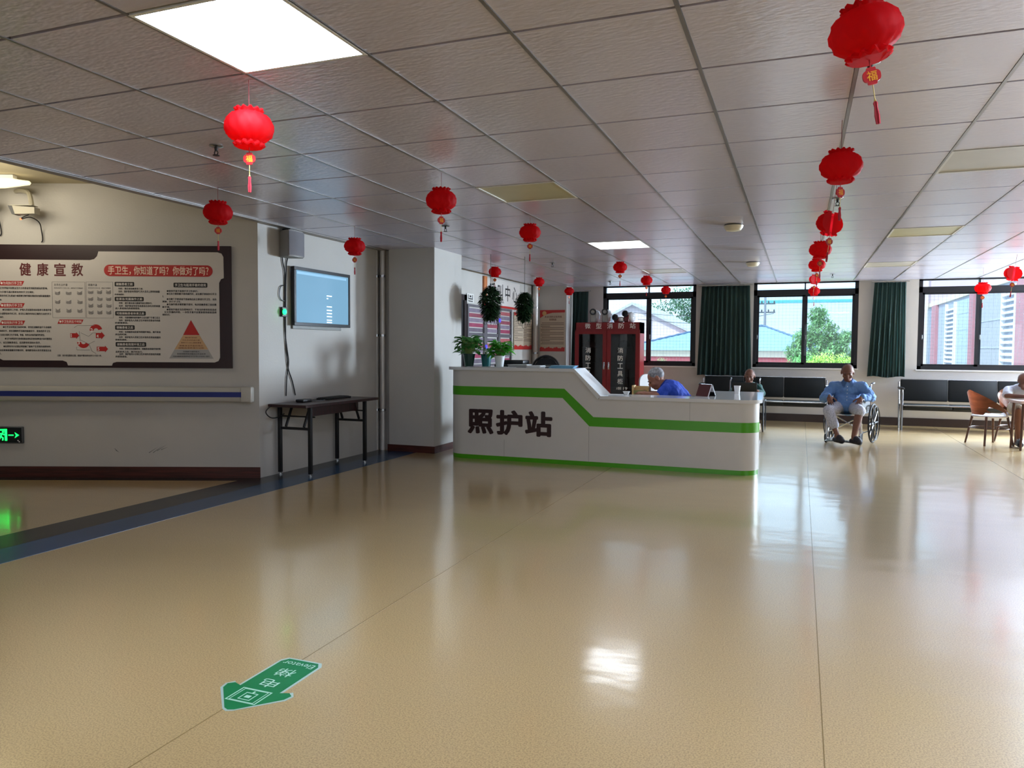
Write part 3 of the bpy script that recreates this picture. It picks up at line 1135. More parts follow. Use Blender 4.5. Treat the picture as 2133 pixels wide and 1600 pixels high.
for z, w, s in ((1.262, 0.16, '无需戴手套的情况'), (1.24, 0.28, '直接接触患者测量血压体温脉搏'), (1.215, 0.36, '间接接触患者使用电话书写护理记录发放口服药')):
    text(bm, s, -0.655 - w / 2, z - 0.008, -0.655 + w / 2, z + 0.006, -0.0288, 0.004, 1)
obj('base_text', bm, M_ink, pb)

# handrail
hr = thing('handrail', 'white corridor handrail with a dark blue stripe along the left wall', 'handrail', tuple(w1(0, 0)), A1)
M_hr = mat('white_handrail_vinyl', 'b9b6ae', 0.4, var=0.02)
prof = [(-0.02, 0.762), (-0.075, 0.772), (-0.088, 0.80), (-0.088, 0.884), (-0.078, 0.905), (-0.05, 0.916), (-0.02, 0.914)]
bm = B_()
a = [bm.verts.new((-4.8, p[0], p[1])) for p in prof]
b = [bm.verts.new((-0.16, p[0], p[1])) for p in prof]
for i in range(len(prof)):
    j = (i + 1) % len(prof)
    bm.faces.new((a[i], a[j], b[j], b[i]))
bm.faces.new(a)
bm.faces.new(list(reversed(b)))
bmesh.ops.recalc_face_normals(bm, faces=bm.faces)
obj('rail_body', bm, M_hr, hr)
bm = B_()
bx(bm, -4.8, -0.135, -0.0905, -0.086, 0.815, 0.866)
obj('blue_stripe', bm, mat('navy_stripe', '1c2a78', 0.4, var=0.04), hr)
bm = B_()
bx(bm, -0.16, -0.045, -0.092, -0.0, 0.76, 0.918, 0.018, 3)
obj('end_cap', bm, M_hr, hr)
for x in (-3.4, -1.9, -0.4):
    bm = B_()
    bx(bm, x - 0.03, x + 0.03, -0.03, 0.0, 0.79, 0.89)
    obj('bracket', bm, M_hr, hr)

# exit sign
ex = thing('exit_sign', 'green glowing running-man exit sign low on the left wall', 'exit sign', tuple(w1(-2.53, 0, 0.424)), A1)
bm = B_()
bx(bm, -0.20, 0.20, -0.03, 0.0, -0.083, 0.083, 0.004)
obj('housing', bm, mat('grey_sign_frame', '56585a', 0.35, 0.4), ex)
bm = B_()
bx(bm, -0.19, 0.19, -0.033, -0.029, -0.073, 0.073)
obj('sign_face', bm, mat('black_sign_face', '050a07', 0.25), ex)
M_eg = mat('glowing_green', '10e860', 0.4, emit='10ff5a', estr=2.6)
bm = B_()
for (a, b, z0, z1) in ((-0.06, -0.04, -0.055, 0.06), (0.03, 0.052, -0.055, 0.06), (-0.06, 0.052, 0.045, 0.06)):
    bx(bm, a, b, -0.036, -0.0335, z0, z1)
obj('door_symbol', bm, M_eg, ex)
bm = B_()
cyl(bm, (0.014, -0.0335, 0.033), (0.014, -0.036, 0.033), 0.010, None, 14)
for pts in ([(0.004, 0.018), (-0.010, -0.012)], [(-0.01, -0.012), (0.012, -0.028), (0.008, -0.052)], [(-0.01, -0.012), (-0.02, -0.035), (-0.035, -0.036)], [(0.004, 0.018), (0.022, 0.004), (0.03, 0.008)], [(0.0, 0.016), (-0.022, 0.012), (-0.03, -0.004)]):
    tube(bm, [(p[0], -0.0348, p[1]) for p in pts], 0.0065, 6)
obj('running_figure', bm, M_eg, ex)
for s in (-1, 1):
    bm = B_()
    x0 = 0.065 if s > 0 else -0.072
    bx(bm, x0, x0 + s * 0.05, -0.036, -0.0335, -0.005, 0.005)
    prism(bm, [(x0 + s * 0.105, 0.0), (x0 + s * 0.062, 0.028), (x0 + s * 0.075, 0.0), (x0 + s * 0.062, -0.028)], -0.036, -0.0335)
    obj('arrow', bm, M_eg, ex)
bm = B_()
for x, z in ((0.158, -0.053), (0.170, -0.065)):
    bx(bm, x - 0.006, x + 0.006, -0.0345, -0.0325, z - 0.005, z + 0.005)
obj('indicator', bm, M_white, ex)

# scuff marks on the slanted wall
for lab, lst in (('short dark scuff on the lower left wall, left of the longer scratches', [((-1.44, 0.29), (-1.40, 0.255)), ((-1.43, 0.275), (-1.395, 0.25))]),
                 ('bundle of slanting scratches on the lower left wall', [((-1.10, 0.25), (-1.0, 0.315)), ((-1.06, 0.25), (-0.96, 0.325)), ((-1.02, 0.27), (-0.92, 0.335)), ((-0.98, 0.28), (-0.91, 0.31))])):
    t = thing('wall_scuff', lab, 'scuff mark', tuple(w1(0, 0)), A1)
    bm = B_()
    for (p, q) in lst:
        n_ = Vector((-(q[1] - p[1]), q[0] - p[0]))
        n_.normalize()
        w_ = 0.0028
        prism(bm, [(p[0] - n_.x * w_, p[1] - n_.y * w_), (q[0], q[1]), (p[0] + n_.x * w_, p[1] + n_.y * w_)], -0.0008, 0.0)
    obj('marks', bm, mat('scuff_grey', '5b5a5c', 0.8, var=0.2), t)


# surveillance cameras
def cctv(loc, lab, yawl):
    t = thing('surveillance_camera', lab, 'camera', loc, A1, 'surveillance cameras')
    bm = B_()
    prism(bm, [(-0.10, -0.035), (0.10, -0.030), (0.10, 0.03), (-0.125, 0.045)], -0.045, 0.045)
    obj('camera_body', bm, mat('cream_camera_body', 'a8a290', 0.4, var=0.03), t)
    bm = B_()
    prism(bm, [(-0.135, 0.05), (0.08, 0.052), (0.08, 0.046), (-0.135, 0.044)], -0.05, 0.05)
    obj('sunshield', bm, mat('cream_camera_body', 'a8a290'), t)
    bm = B_()
    prism(bm, [(-0.15, 0.046), (-0.112, -0.038), (-0.085, -0.038), (-0.112, 0.046)], -0.047, 0.047)
    obj('lens_front', bm, M_black, t)
    bm = B_()
    tube(bm, smooth_path([(0.05, 0.0, 0.045), (0.02, 0.03, 0.13), (-0.02, 0.06, 0.19), (-0.12, 0.1, 0.215), (-0.2, 0.165, 0.22)], 5), 0.023, 8)
    obj('mount_arm', bm, mat('cream_camera_body', 'a8a290'), t)
    bm = B_()
    tube(bm, smooth_path([(0.02, 0.0, -0.035), (-0.03, -0.01, -0.06), (-0.05, 0.0, -0.075), (0.02, 0.02, -0.055), (0.055, 0.1, -0.09), (0.05, 0.145, -0.17), (0.055, 0.15, -0.25), (0.04, 0.155, -0.275)], 5), 0.005, 6)
    cb = obj('cable', bm, M_black, t)
    bm = B_()
    sph(bm, (-0.055, -0.004, -0.076), 0.009, 10, 8)
    obj('indicator_lamp', bm, mat('orange_indicator', 'ff6a40', 0.4, emit='ff6a3a', estr=3.0), t)
    return t


cctv(tuple(w1(-2.15, -0.165, 2.60)), 'white bullet camera with hanging black cable above the health board', 0)
cctv(tuple(w1(-2.55, -0.165, 2.66)), 'second bullet camera, cut by the left picture edge', 0)

# ------------------------------------------------------------------ things on the wall with the screen (faces +x)
RW = PI / 2
sp = thing('wall_speaker', 'grey wedge-shaped loudspeaker under the ceiling above the screen', 'speaker', (XL, 6.50, 2.37), RW)
bm = B_()
prism_z(bm, [(-0.07, -0.0), (0.07, -0.0), (0.13, -0.16), (0.06, -0.19), (-0.06, -0.19), (-0.13, -0.16)], -0.135, 0.135)
bmesh.ops.bevel(bm, geom=bm.edges[:], offset=0.008, segments=2, affect='EDGES')
obj('cabinet', bm, mat('grey_speaker', '8f8c88', 0.5, var=0.03), sp)
bm = B_()
prism_z(bm, [(0.06, -0.193), (-0.06, -0.193), (-0.125, -0.165), (-0.12, -0.162), (-0.06, -0.188), (0.06, -0.188), (0.12, -0.162), (0.125, -0.165)], -0.12, 0.12)
obj('grille', bm, mat('speaker_grille', '77757a', 0.7, 0.3, bump=0.3, bscale=300), sp)
bm = B_()
bx(bm, -0.02, 0.02, -0.10, -0.0, 0.135, 0.16)
obj('bracket', bm, M_dark, sp)

tv = thing('wall_screen', 'black-framed wall screen glowing pale blue above the folding table', 'screen', (XL, 7.115, 1.85), RW)
bm = B_()
for (a, b, z0, z1) in ((-0.525, 0.525, 0.275, 0.31), (-0.525, 0.525, -0.31, -0.275), (-0.525, -0.49, -0.275, 0.275), (0.49, 0.525, -0.275, 0.275)):
    bx(bm, a, b, -0.062, -0.02, z0, z1, 0.002)
obj('bezel', bm, mat('black_bezel', '07080c', 0.3, var=0.1), tv)
bm = B_()
bx(bm, -0.49, 0.49, -0.056, -0.03, -0.275, 0.275)
obj('display', bm, mat('blue_display', '2d4656', 0.12, var=0.05, vscale=1.2, emit='8cc0e2', estr=0.62), tv)
bm = B_()
bx(bm, -0.47, 0.45, -0.0565, -0.0555, 0.235, 0.262)
obj('toolbar', bm, mat('display_toolbar', '5f91b0', 0.2, emit='a6d2ee', estr=0.55), tv)
for z, w_ in ((0.03, 0.1), (0.0, 0.03), (-0.09, 0.1), (-0.13, 0.1), (-0.165, 0.1), (-0.2, 0.1), (-0.24, 0.1), (-0.265, 0.1)):
    bm = B_()
    bx(bm, 0.06, 0.06 + w_, -0.0566, -0.0555, z, z + 0.012)
    obj('menu_line', bm, mat('display_lines', 'e8f4ff', 0.2, emit='e8f4ff', estr=0.7), tv)
bm = B_()
bx(bm, -0.50, 0.40, -0.02, 0.0, -0.345, 0.25, 0.003)
obj('wall_mount', bm, mat('grey_mount', '70706c', 0.5, 0.3), tv)

gl = thing('signal_lamp', 'small glowing green lamp on the wall left of the screen', 'lamp', (XL, 6.46, 1.675), RW)
bm = B_()
bx(bm, -0.03, 0.05, -0.03, 0.0, -0.05, 0.05, 0.004)
obj('housing', bm, M_black, gl)
bm = B_()
sph(bm, (-0.01, -0.045, 0.0), (0.022, 0.022, 0.03), 12, 8)
obj('green_lens', bm, mat('green_lens', '20ff70', 0.3, emit='12ff60', estr=5.0), gl)

for k, (pts, lab) in enumerate((([(0.0, 2.24), (0.01, 2.18), (0.04, 2.05), (0.035, 1.7), (0.04, 1.45), (0.065, 1.3), (0.09, 1.15), (0.06, 1.0), (0.045, 0.8)], 'black cable hanging from the speaker to the table, left strand'),
                              ([(0.09, 2.24), (0.06, 2.1), (0.045, 1.5), (0.05, 1.35), (0.08, 1.1), (0.15, 0.95), (0.2, 0.8)], 'black cable hanging down to the table, right strand'),
                              ([(0.02, 1.95), (-0.03, 1.93), (-0.05, 1.85), (-0.02, 1.80), (0.03, 1.79)], 'short black cable loop beside the screen'))):
    bm = B_()
    tube(bm, smooth_path([(XL + 0.012, 6.46 + p[0], p[1]) for p in pts], 5), 0.006 if k < 2 else 0.005, 6)
    tag(obj('wall_cable', bm, M_black), lab, 'cable', 'cables on the screen wall')

# folding table
tb = thing('folding_table', 'dark wooden folding table with black steel legs below the wall screen', 'table', (-4.80, 6.93, 0))
M_dwood = wood_mat('dark_table_wood', '231012', '371a1a', 0.3, (3, 25, 3))
bm = B_()
bx(bm, -0.23, 0.23, -0.70, 0.68, 0.705, 0.735, 0.003)
obj('tabletop', bm, M_dwood, tb)
bm = B_()
bx(bm, 0.10, 0.12, -0.5, 0.42, 0.60, 0.705)
obj('modesty_rail', bm, M_dwood, tb)
for sy, y in ((-1, -0.57), (1, 0.45)):
    for sx in (-1, 1):
        bm = B_()
        bx(bm, sx * 0.185 - 0.018, sx * 0.185 + 0.018, y - 0.018, y + 0.018, 0.025, 0.705, 0.003)
        lg = obj('leg', bm, M_dark, tb)
        bm = B_()
        cyl(bm, (sx * 0.185, y, 0.0), (sx * 0.185, y, 0.012), 0.02, None, 12)
        cyl(bm, (sx * 0.185, y, 0.012), (sx * 0.185, y, 0.03), 0.008, None, 8)
        obj('levelling_foot', bm, M_steel, lg)
    bm = B_()
    bx(bm, -0.17, 0.17, y - 0.012, y + 0.012, 0.47, 0.495)
    obj('crossbar', bm, M_dark, tb)
    for sx in (-1, 1):
        bm = B_()
        cyl(bm, (sx * 0.11, y - sy * 0.0, 0.50), (sx * 0.11, y - sy * 0.10, 0.70), 0.014, None, 8)
        obj('folding_strut', bm, M_dark, tb)
    bm = B_()
    tube(bm, [(-0.2, y - sy * 0.06, 0.60), (0.2, y - sy * 0.06, 0.60)], 0.008, 6)
    obj('lock_bar', bm, M_dark, tb)
kb = thing('keyboard', 'flat black keyboard lying at the back of the folding table', 'keyboard', (-4.90, 7.20, 0.735))
bm = B_()
bx(bm, -0.075, 0.075, -0.23, 0.23, 0.0, 0.018, 0.004)
obj('case', bm, M_black, kb)
bm = B_()
for r in range(5):
    for c in range(14):
        bx(bm, -0.062 + r * 0.025, -0.042 + r * 0.025, -0.215 + c * 0.031, -0.19 + c * 0.031, 0.018, 0.023)
obj('keys', bm, mat('dark_keycap', '1a1a1d', 0.5), kb)
ms = thing('adapter_box', 'small dark adapter lying at the near end of the folding table', 'adapter', (-4.88, 6.62, 0.735))
bm = B_()
bx(bm, -0.05, 0.05, -0.08, 0.08, 0.0, 0.03, 0.01, 2)
obj('case', bm, M_black, ms)
bm = B_()
tube(bm, smooth_path([(0.03, 0.08, 0.01), (0.06, 0.15, 0.006), (0.08, 0.26, 0.006)], 5), 0.004, 6)
obj('lead', bm, M_black, ms)
bm = B_()
tube(bm, smooth_path([(-4.99, 6.23, 0.72), (-5.0, 6.16, 0.66), (-4.97, 6.2, 0.60), (-4.95, 6.3, 0.60), (-4.93, 6.36, 0.63)], 5), 0.006, 6)
tag(obj('wall_cable', bm, M_black), 'black cable loop under the near table corner', 'cable', 'cables on the screen wall')

# steel pipes in the niche beside the column
for (x, y, r, lab) in ((-5.085, 8.405, 0.04, 'shiny steel pipe in the niche, left of the column, next to the screen wall'), (-4.985, 8.40, 0.034, 'thinner steel pipe in the niche, nearer the column')):
    p = thing('steel_pipe', lab, 'pipe', (x, y, 0), 0, 'steel pipes beside the column')
    bm = B_()
    cyl(bm, (0, 0, 0), (0, 0, CZ), r, None, 20)
    obj('pipe', bm, mat('galvanised_pipe', 'c6c2bd', 0.35, 0.2, var=0.18, vscale=5, bump=0.2, bscale=12, stretch=(1, 1, 0.3)), p)
    for z in (0.5, 1.45, 2.2):
        bm = B_()
        lathe(bm, [(r, z), (r + 0.006, z), (r + 0.006, z + 0.03), (r, z + 0.03)], 20)
        obj('clamp', bm, M_steel, p)

# ------------------------------------------------------------------ left back wall: sign, doorway sign, notices
sg = thing('wall_sign', 'white call centre sign with black brush characters under the ceiling', 'sign', (XL, 12.6, 2.29), RW)
bm = B_()
bx(bm, -0.85, 0.85, -0.03, 0.0, -0.225, 0.225, 0.003)
obj('sign_board', bm, mat('white_sign', 'd6d0cb', 0.4, var=0.01), sg)
bm = B_()
bx(bm, -0.87, -0.74, -0.034, 0.0, -0.235, 0.235, 0.003)
obj('orange_edge', bm, mat('orange_strip', 'c87a48', 0.4), sg)
for k, ch in enumerate('呼叫中心'):
    x = -0.62 + k * 0.36
    bm = B_()
    text(bm, ch, x, -0.13, x + 0.24, 0.15, -0.0305, 0.012, 2)
    obj('character', bm, M_ink, sg)
bm = B_()
bx(bm, -0.85, 0.85, -0.034, 0.0, -0.262, -0.226)
obj('red_edge', bm, M_bred, sg)

ds = thing('room_plate', 'small white sign with black pictogram beside the dark doorway', 'sign', (XL + 0.004, 11.2, 2.11), RW)
bm = B_()
bx(bm, -0.14, 0.14, -0.012, 0.0, -0.07, 0.08, 0.002)
obj('plate', bm, M_white, ds)
bm = B_()
for (a, b, z0, z1) in ((-0.09, -0.07, -0.02, 0.06), (0.07, 0.09, -0.02, 0.06), (-0.06, 0.06, -0.015, 0.005), (-0.03, 0.03, 0.02, 0.05), (-0.09, 0.09, -0.05, -0.035)):
    bx(bm, a, b, -0.0135, -0.0115, z0, z1)
obj('pictogram', bm, M_ink, ds)

bd = thing('staff_board', 'grey staff notice rack with red and pink striped cards behind the desk plants', 'notice rack', (XL, 12.05, 1.0), RW)
M_rack = mat('grey_rack', '6d6a70', 0.4, 0.3)
bm = B_()
for (a, b) in ((-0.98, -0.93), (-0.3, -0.17), (0.33, 0.43), (0.95, 1.0)):
    bx(bm, a, b, -0.03, 0.0, 0.0, 1.02)
for (z0, z1) in ((0.0, 0.04), (0.50, 0.56), (0.98, 1.02)):
    bx(bm, -0.98, 1.0, -0.028, 0.0, z0, z1)
obj('frame', bm, M_rack, bd)
PAL = ['8f4a58', '7c7383', 'a65a5f', '6f6673', '9b4560', '85798a']
for (a, b) in ((-0.92, -0.31), (-0.16, 0.32), (0.44, 0.94)):
    for (z0, z1) in ((0.05, 0.49), (0.57, 0.97)):
        for r in range(5):
            bm = B_()
            h_ = (z1 - z0) / 5
            bx(bm, a + 0.01, b - 0.01, -0.016, -0.002, z0 + r * h_ + 0.006, z0 + (r + 1) * h_ - 0.012)
            col = PAL[(r + int(a * 10)) % 6]
            cd = obj('card', bm, mat('card_' + col, col, 0.4, var=0.15, vscale=8), bd)
bm = B_()
for (x, z) in ((-0.235, 0.83), (0.38, 0.80), (-0.235, 0.33)):
    cyl(bm, (x, -0.03, z), (x, -0.045, z), 0.035, None, 14)
obj('blue_indicators', bm, mat('blue_indicator', '4a46d8', 0.4, emit='5550ff', estr=0.7), bd)


def poster(name, lab, loc, rz, w, h, cols):
    p = thing(name, lab, 'poster', loc, rz)
    bm = B_()
    bx(bm, -w / 2, w / 2, -0.008, 0.0, 0, h)
    obj('sheet', bm, mat('cream_poster', 'bfae98', 0.5, var=0.04, vscale=3), p)
    bm = B_()
    n = 24
    top = [(-w / 2 + w * k / n, 0.06 + 0.022 * abs(math.sin(k * 1.9)) + 0.012 * math.sin(k * 0.9)) for k in range(n + 1)]
    prism(bm, [(w / 2, 0.0), (-w / 2, 0.0)] + top, -0.0095, -0.0078)
    obj('red_skyline', bm, M_bred, p)
    if cols == 1:
        bm = B_()
        prism(bm, [(-w / 2, h - 0.16), (-w / 2, h), (w / 2, h), (w / 2, h - 0.05), (0.0, h - 0.055), (-w * 0.3, h - 0.09)], -0.0095, -0.0078)
        hd = obj('red_header', bm, M_bred, p)
        bm = B_()
        lathe(bm, [(0.0, 0.0), (0.045, 0), (0.045, 0.002), (0.036, 0.003), (0.028, 0.002), (0.0, 0.003)], 20)
        bmesh.ops.rotate(bm, verts=bm.verts, matrix=Matrix.Rotation(PI / 2, 3, 'X'), cent=(0, 0, 0))
        bmesh.ops.translate(bm, verts=bm.verts, vec=(-w * 0.32, -0.0095, h - 0.065))
        obj('round_emblem', bm, mat('emblem_tan', 'c9a06a', 0.5), hd)
    else:
        bm = B_()
        bx(bm, -w / 2, w / 2, -0.0095, -0.0078, h - 0.06, h)
        obj('red_header', bm, M_bred, p)
    bm = B_()
    if cols == 1:
        text(bm, '火灾消防应急预案', -w * 0.3, h - 0.155, w * 0.38, h - 0.115, -0.0092, 0.012, 1)
        text(bm, '管理制度', -w * 0.12, h - 0.21, w * 0.16, h - 0.17, -0.0092, 0.012, 1)
    obj('poster_title', bm, M_mink, p)
    bm = B_()
    zt = h - 0.26 if cols == 1 else h - 0.12
    k = 0
    z = zt
    while z > 0.14:
        for c in range(cols):
            a = -w / 2 + w * c / cols + 0.02
            b = -w / 2 + w * (c + 1) / cols - 0.02
            if k % 3 == 2:
                b = a + (b - a) * 0.4
            bx(bm, a + (0.02 if k % 3 == 0 else 0), b, -0.0088, -0.0078, z, z + 0.010)
        z -= 0.032
        k += 1
    obj('text_lines', bm, mat('poster_ink', '5c5048', 0.6), p)
    return p


poster('wide_poster', 'cream two-column notice with red city skyline, left of the steel pipe', (XL + 0.012, 13.68, 1.285), RW, 0.98, 0.70, 2)
poster('rules_poster', 'cream fire rules poster with red corner and emblem right of the steel pipe', (-4.62, 14.3, 1.25), 0, 0.52, 0.82, 1)
p = thing('steel_pipe', 'far steel pipe running down between the two cream posters', 'pipe', (-4.95, 14.22, 0))
bm = B_()
cyl(bm, (0, 0, 0), (0, 0, CZ), 0.055, None, 20)
obj('pipe', bm, mat('galvanised_pipe', '8d8a87'), p)
for z in (1.2, 2.1):
    bm = B_()
    lathe(bm, [(0.055, z), (0.062, z), (0.062, z + 0.03), (0.055, z + 0.03)], 20)
    obj('clamp', bm, M_steel, p)


# ------------------------------------------------------------------ curtains
def curtain(lab, xt0, xt1, xb0, xb1, zt, zb, seed, folds):
    rnd = random.Random(seed)
    t = thing('curtain', lab, 'curtain', ((xt0 + xt1) / 2, YW - 0.15, 0), 0, 'dark green curtains')
    bm = B_()
    nx, nz = folds * 8, 14
    ph = [rnd.uniform(-0.6, 0.6) for _ in range(folds + 2)]
    am = [rnd.uniform(0.7, 1.25) for _ in range(folds + 2)]
    g = []
    cx = (xt0 + xt1) / 2
    for k in range(nz + 1):
        v = k / nz
        row = []
        for i in range(nx + 1):
            u = i / nx
            f = u * folds
            q = int(f)
            a = 0.030 * am[q] * (0.6 + 0.5 * v)
            x = (xt0 + (xt1 - xt0) * u) * (1 - v) + (xb0 + (xb1 - xb0) * u) * v
            y = a * math.sin(2 * PI * f + ph[q] * v) + 0.012 * math.sin(6 * v + q)
            z = zt + (zb - zt) * v + (0.012 * math.sin(f * 1.3) if k == nz else 0)
            row.append(bm.verts.new((x - cx, y, z)))
        g.append(row)
    for k in range(nz):
        for i in range(nx):
            bm.faces.new((g[k][i], g[k][i + 1], g[k + 1][i + 1], g[k + 1][i]))
    bmesh.ops.solidify(bm, geom=bm.faces[:], thickness=0.003)
    obj('fabric', bm, M_curtain, t, 80)
    bm = B_()
    cyl(bm, (xt0 - cx - 0.05, 0, zt + 0.015), (xt1 - cx + 0.05, 0, zt + 0.015), 0.010, None, 10)
    obj('rail', bm, M_steel, t)
    return t


curtain('dark green curtain behind the red cabinet, at the far left window', -4.28, -3.96, -4.30, -3.98, 2.44, 0.75, 1, 4)
curtain('wide dark green curtain between the left and middle windows', -1.765, -0.90, -1.83, -0.845, 2.49, 0.82, 2, 11)
curtain('dark green curtain between the middle and right windows, flaring at the hem', 1.17, 1.665, 1.09, 1.685, 2.49, 0.85, 3, 7)

# ------------------------------------------------------------------ elevator arrow on the floor
ea = thing('floor_arrow', 'green elevator arrow sticker on the beige floor pointing at the camera side', 'floor sticker', (-1.915, 2.33, 0.0))
c0 = Vector((-1.93, 2.35))
dirv = Vector((-0.0, -1.0))


def arrow_poly(g):
    """arrow along -y: shaft behind, rounded head in front"""
    w, hw = 0.092 + g, 0.150 + g
    return [(w, 0.225 + g), (w - 0.02, 0.255 + g), (-w + 0.02, 0.255 + g), (-w, 0.225 + g), (-w, -0.022 - g * 0.3), (-hw + 0.022, -0.008 + g), (-hw, -0.026), (-hw + 0.008, -0.06 - g * 0.4), (-0.022, -0.188 - g), (0.0, -0.197 - g), (0.022, -0.188 - g), (hw - 0.008, -0.06 - g * 0.4), (hw, -0.026), (hw - 0.022, -0.008 + g), (w, -0.022 - g * 0.3)]


bm = B_()
prism_z(bm, arrow_poly(0.010), 0.0002, 0.0012)
obj('white_rim', bm, mat('pale_rim', 'a9c4bd', 0.3), ea)
bm = B_()
prism_z(bm, arrow_poly(0.0), 0.0008, 0.0018)
obj('green_sheet', bm, mat('elevator_green', '0b7a45', 0.25, var=0.03), ea)


def floor_text(bm, s, x0, y0, x1, y1, bold=0.01):
    """lettering lying on the floor, its foot towards +y"""
    vs, fs = text_verts(s, 0.0, 2)
    ax, bx_ = min(v[0] for v in vs), max(v[0] for v in vs)
    ay, by = min(v[1] for v in vs), max(v[1] for v in vs)
    nv = [bm.verts.new((x1 - (v[0] - ax) / (bx_ - ax) * (x1 - x0), y1 - (v[1] - ay) / (by - ay) * (y1 - y0), 0.0021)) for v in vs]
    for f in fs:
        bm.faces.new([nv[i] for i in f])


M_ft = mat('pale_green_print', 'a8d8c0', 0.4)
bm = B_()
floor_text(bm, 'Elevator', -0.075, 0.20, 0.075, 0.235, 0.008)
obj('latin_lettering', bm, M_ft, ea)
bm = B_()
floor_text(bm, '梯', -0.04, 0.10, 0.04, 0.17, 0.015)
floor_text(bm, '电', -0.04, 0.0, 0.04, 0.065, 0.015)
obj('chinese_lettering', bm, M_ft, ea)
bm = B_()


def frame_xy(bm, x0, x1, y0, y1, w):
    for (a, b, c, d) in ((x0, x1, y0, y0 + w), (x0, x1, y1 - w, y1), (x0, x0 + w, y0 + w, y1 - w), (x1 - w, x1, y0 + w, y1 - w)):
        bx(bm, a, b, c, d, 0.0016, 0.0022)


frame_xy(bm, -0.068, 0.068, -0.135, -0.03, 0.005)
frame_xy(bm, -0.055, 0.055, -0.129, -0.036, 0.003)
frame_xy(bm, -0.027, 0.027, -0.115, -0.06, 0.004)
bx(bm, -0.012, 0.012, -0.098, -0.08, 0.0016, 0.0022)
bx(bm, -0.004, 0.004, -0.06, -0.046, 0.0016, 0.0022)
obj('lift_symbol', bm, M_ft, ea)

# ------------------------------------------------------------------ reception desk
dk = thing('reception_desk', 'white stepped reception desk with green stripe and dark 照护站 lettering', 'reception desk', (-2.2, 8.15, 0))
DX = -2.2          # desk frame: x and y measured from (-2.2, 8.15)


def plan_outline(x0, x1, r, d, inset=0.0, left_r=None):
    """front outline of the desk in plan, rounded at both ends, front on y=0"""
    lr = left_r or r
    pts = []
    for k in range(9):
        a = PI - (PI / 2) * 0 - k / 8 * PI / 2
        pts.append((x0 + lr + lr * math.cos(a), lr - lr * math.sin(a)))
    for k in range(9):
        a = PI / 2 - k / 8 * PI / 2
        pts.append((x1 - r + r * math.cos(a), r - r * math.sin(a)))
    return pts


DL, DR = -1.745, 1.805       # ends of the front
HI, LO = 1.052, 0.755        # body heights under the tops
S0, S1 = -0.175, 0.13        # where the slope starts and ends


def body_h(x):
    if x <= S0:
        return HI
    if x >= S1:
        return LO
    return HI + (LO - HI) * (x - S0) / (S1 - S0)


def ribbon(bm, pts, zf0, zf1, off, back=None):
    """vertical band following the plan outline, offset outwards"""
    n = len(pts)
    f0, f1, b0, b1 = [], [], [], []
    for i, p in enumerate(pts):
        a = Vector(pts[max(0, i - 1)])
        b = Vector(pts[min(n - 1, i + 1)])
        t = (b - a).normalized()
        o = Vector((t.y, -t.x))
        q = Vector(p) + o * off
        qb = Vector(p) - o * 0.012
        f0.append(bm.verts.new((q.x, q.y, zf0(p[0]))))
        f1.append(bm.verts.new((q.x, q.y, zf1(p[0]))))
        b0.append(bm.verts.new((qb.x, qb.y, zf0(p[0]))))
        b1.append(bm.verts.new((qb.x, qb.y, zf1(p[0]))))
    for i in range(n - 1):
        bm.faces.new((f0[i], f0[i + 1], f1[i + 1], f1[i]))
        bm.faces.new((b1[i], b1[i + 1], b0[i + 1], b0[i]))
        bm.faces.new((f1[i], f1[i + 1], b1[i + 1], b1[i]))
        bm.faces.new((b0[i], b0[i + 1], f0[i + 1], f0[i]))
    bm.faces.new((f0[0], f1[0], b1[0], b0[0]))
    bm.faces.new((f0[-1], b0[-1], b1[-1], f1[-1]))
    bmesh.ops.recalc_face_normals(bm, faces=bm.faces)


base_pts = plan_outline(DL, DR, 0.20, 0.5)
base_pts = [(DL, 0.45)] + base_pts + [(DR - 0.11, 1.55)]


def dense(pts, step=0.04, extra=()):
    out = [pts[0]]
    for a, b in zip(pts, pts[1:]):
        L_ = math.hypot(b[0] - a[0], b[1] - a[1])
        if L_ > 0.5 and abs(a[1] - b[1]) < 1e-6:
            for x in sorted(extra):
                if a[0] < x < b[0]:
                    out.append((x, a[1]))
        out.append(b)
    return out


fp = dense(base_pts, extra=(S0, S1, -0.295, 0.045))
bm = B_()
ribbon(bm, fp, lambda x: 0.05, body_h, 0.0)
obj('front_panel', bm, M_lam, dk)
bm = B_()
ribbon(bm, fp, lambda x: 0.0, lambda x: 0.052, -0.004)
obj('green_plinth', bm, M_greenst, dk)


def st(x, hi, lo, a, b):
    if x <= a:
        return hi
    if x >= b:
        return lo
    return hi + (lo - hi) * (x - a) / (b - a)


bm = B_()
fs = dense(base_pts, extra=(-0.305, -0.285, 0.01, 0.055))
ribbon(bm, fs, lambda x: st(x, 0.755, 0.447, -0.305, 0.01), lambda x: st(x, 0.860, 0.552, -0.285, 0.055), 0.0025)
obj('green_stripe', bm, M_greenst, dk)
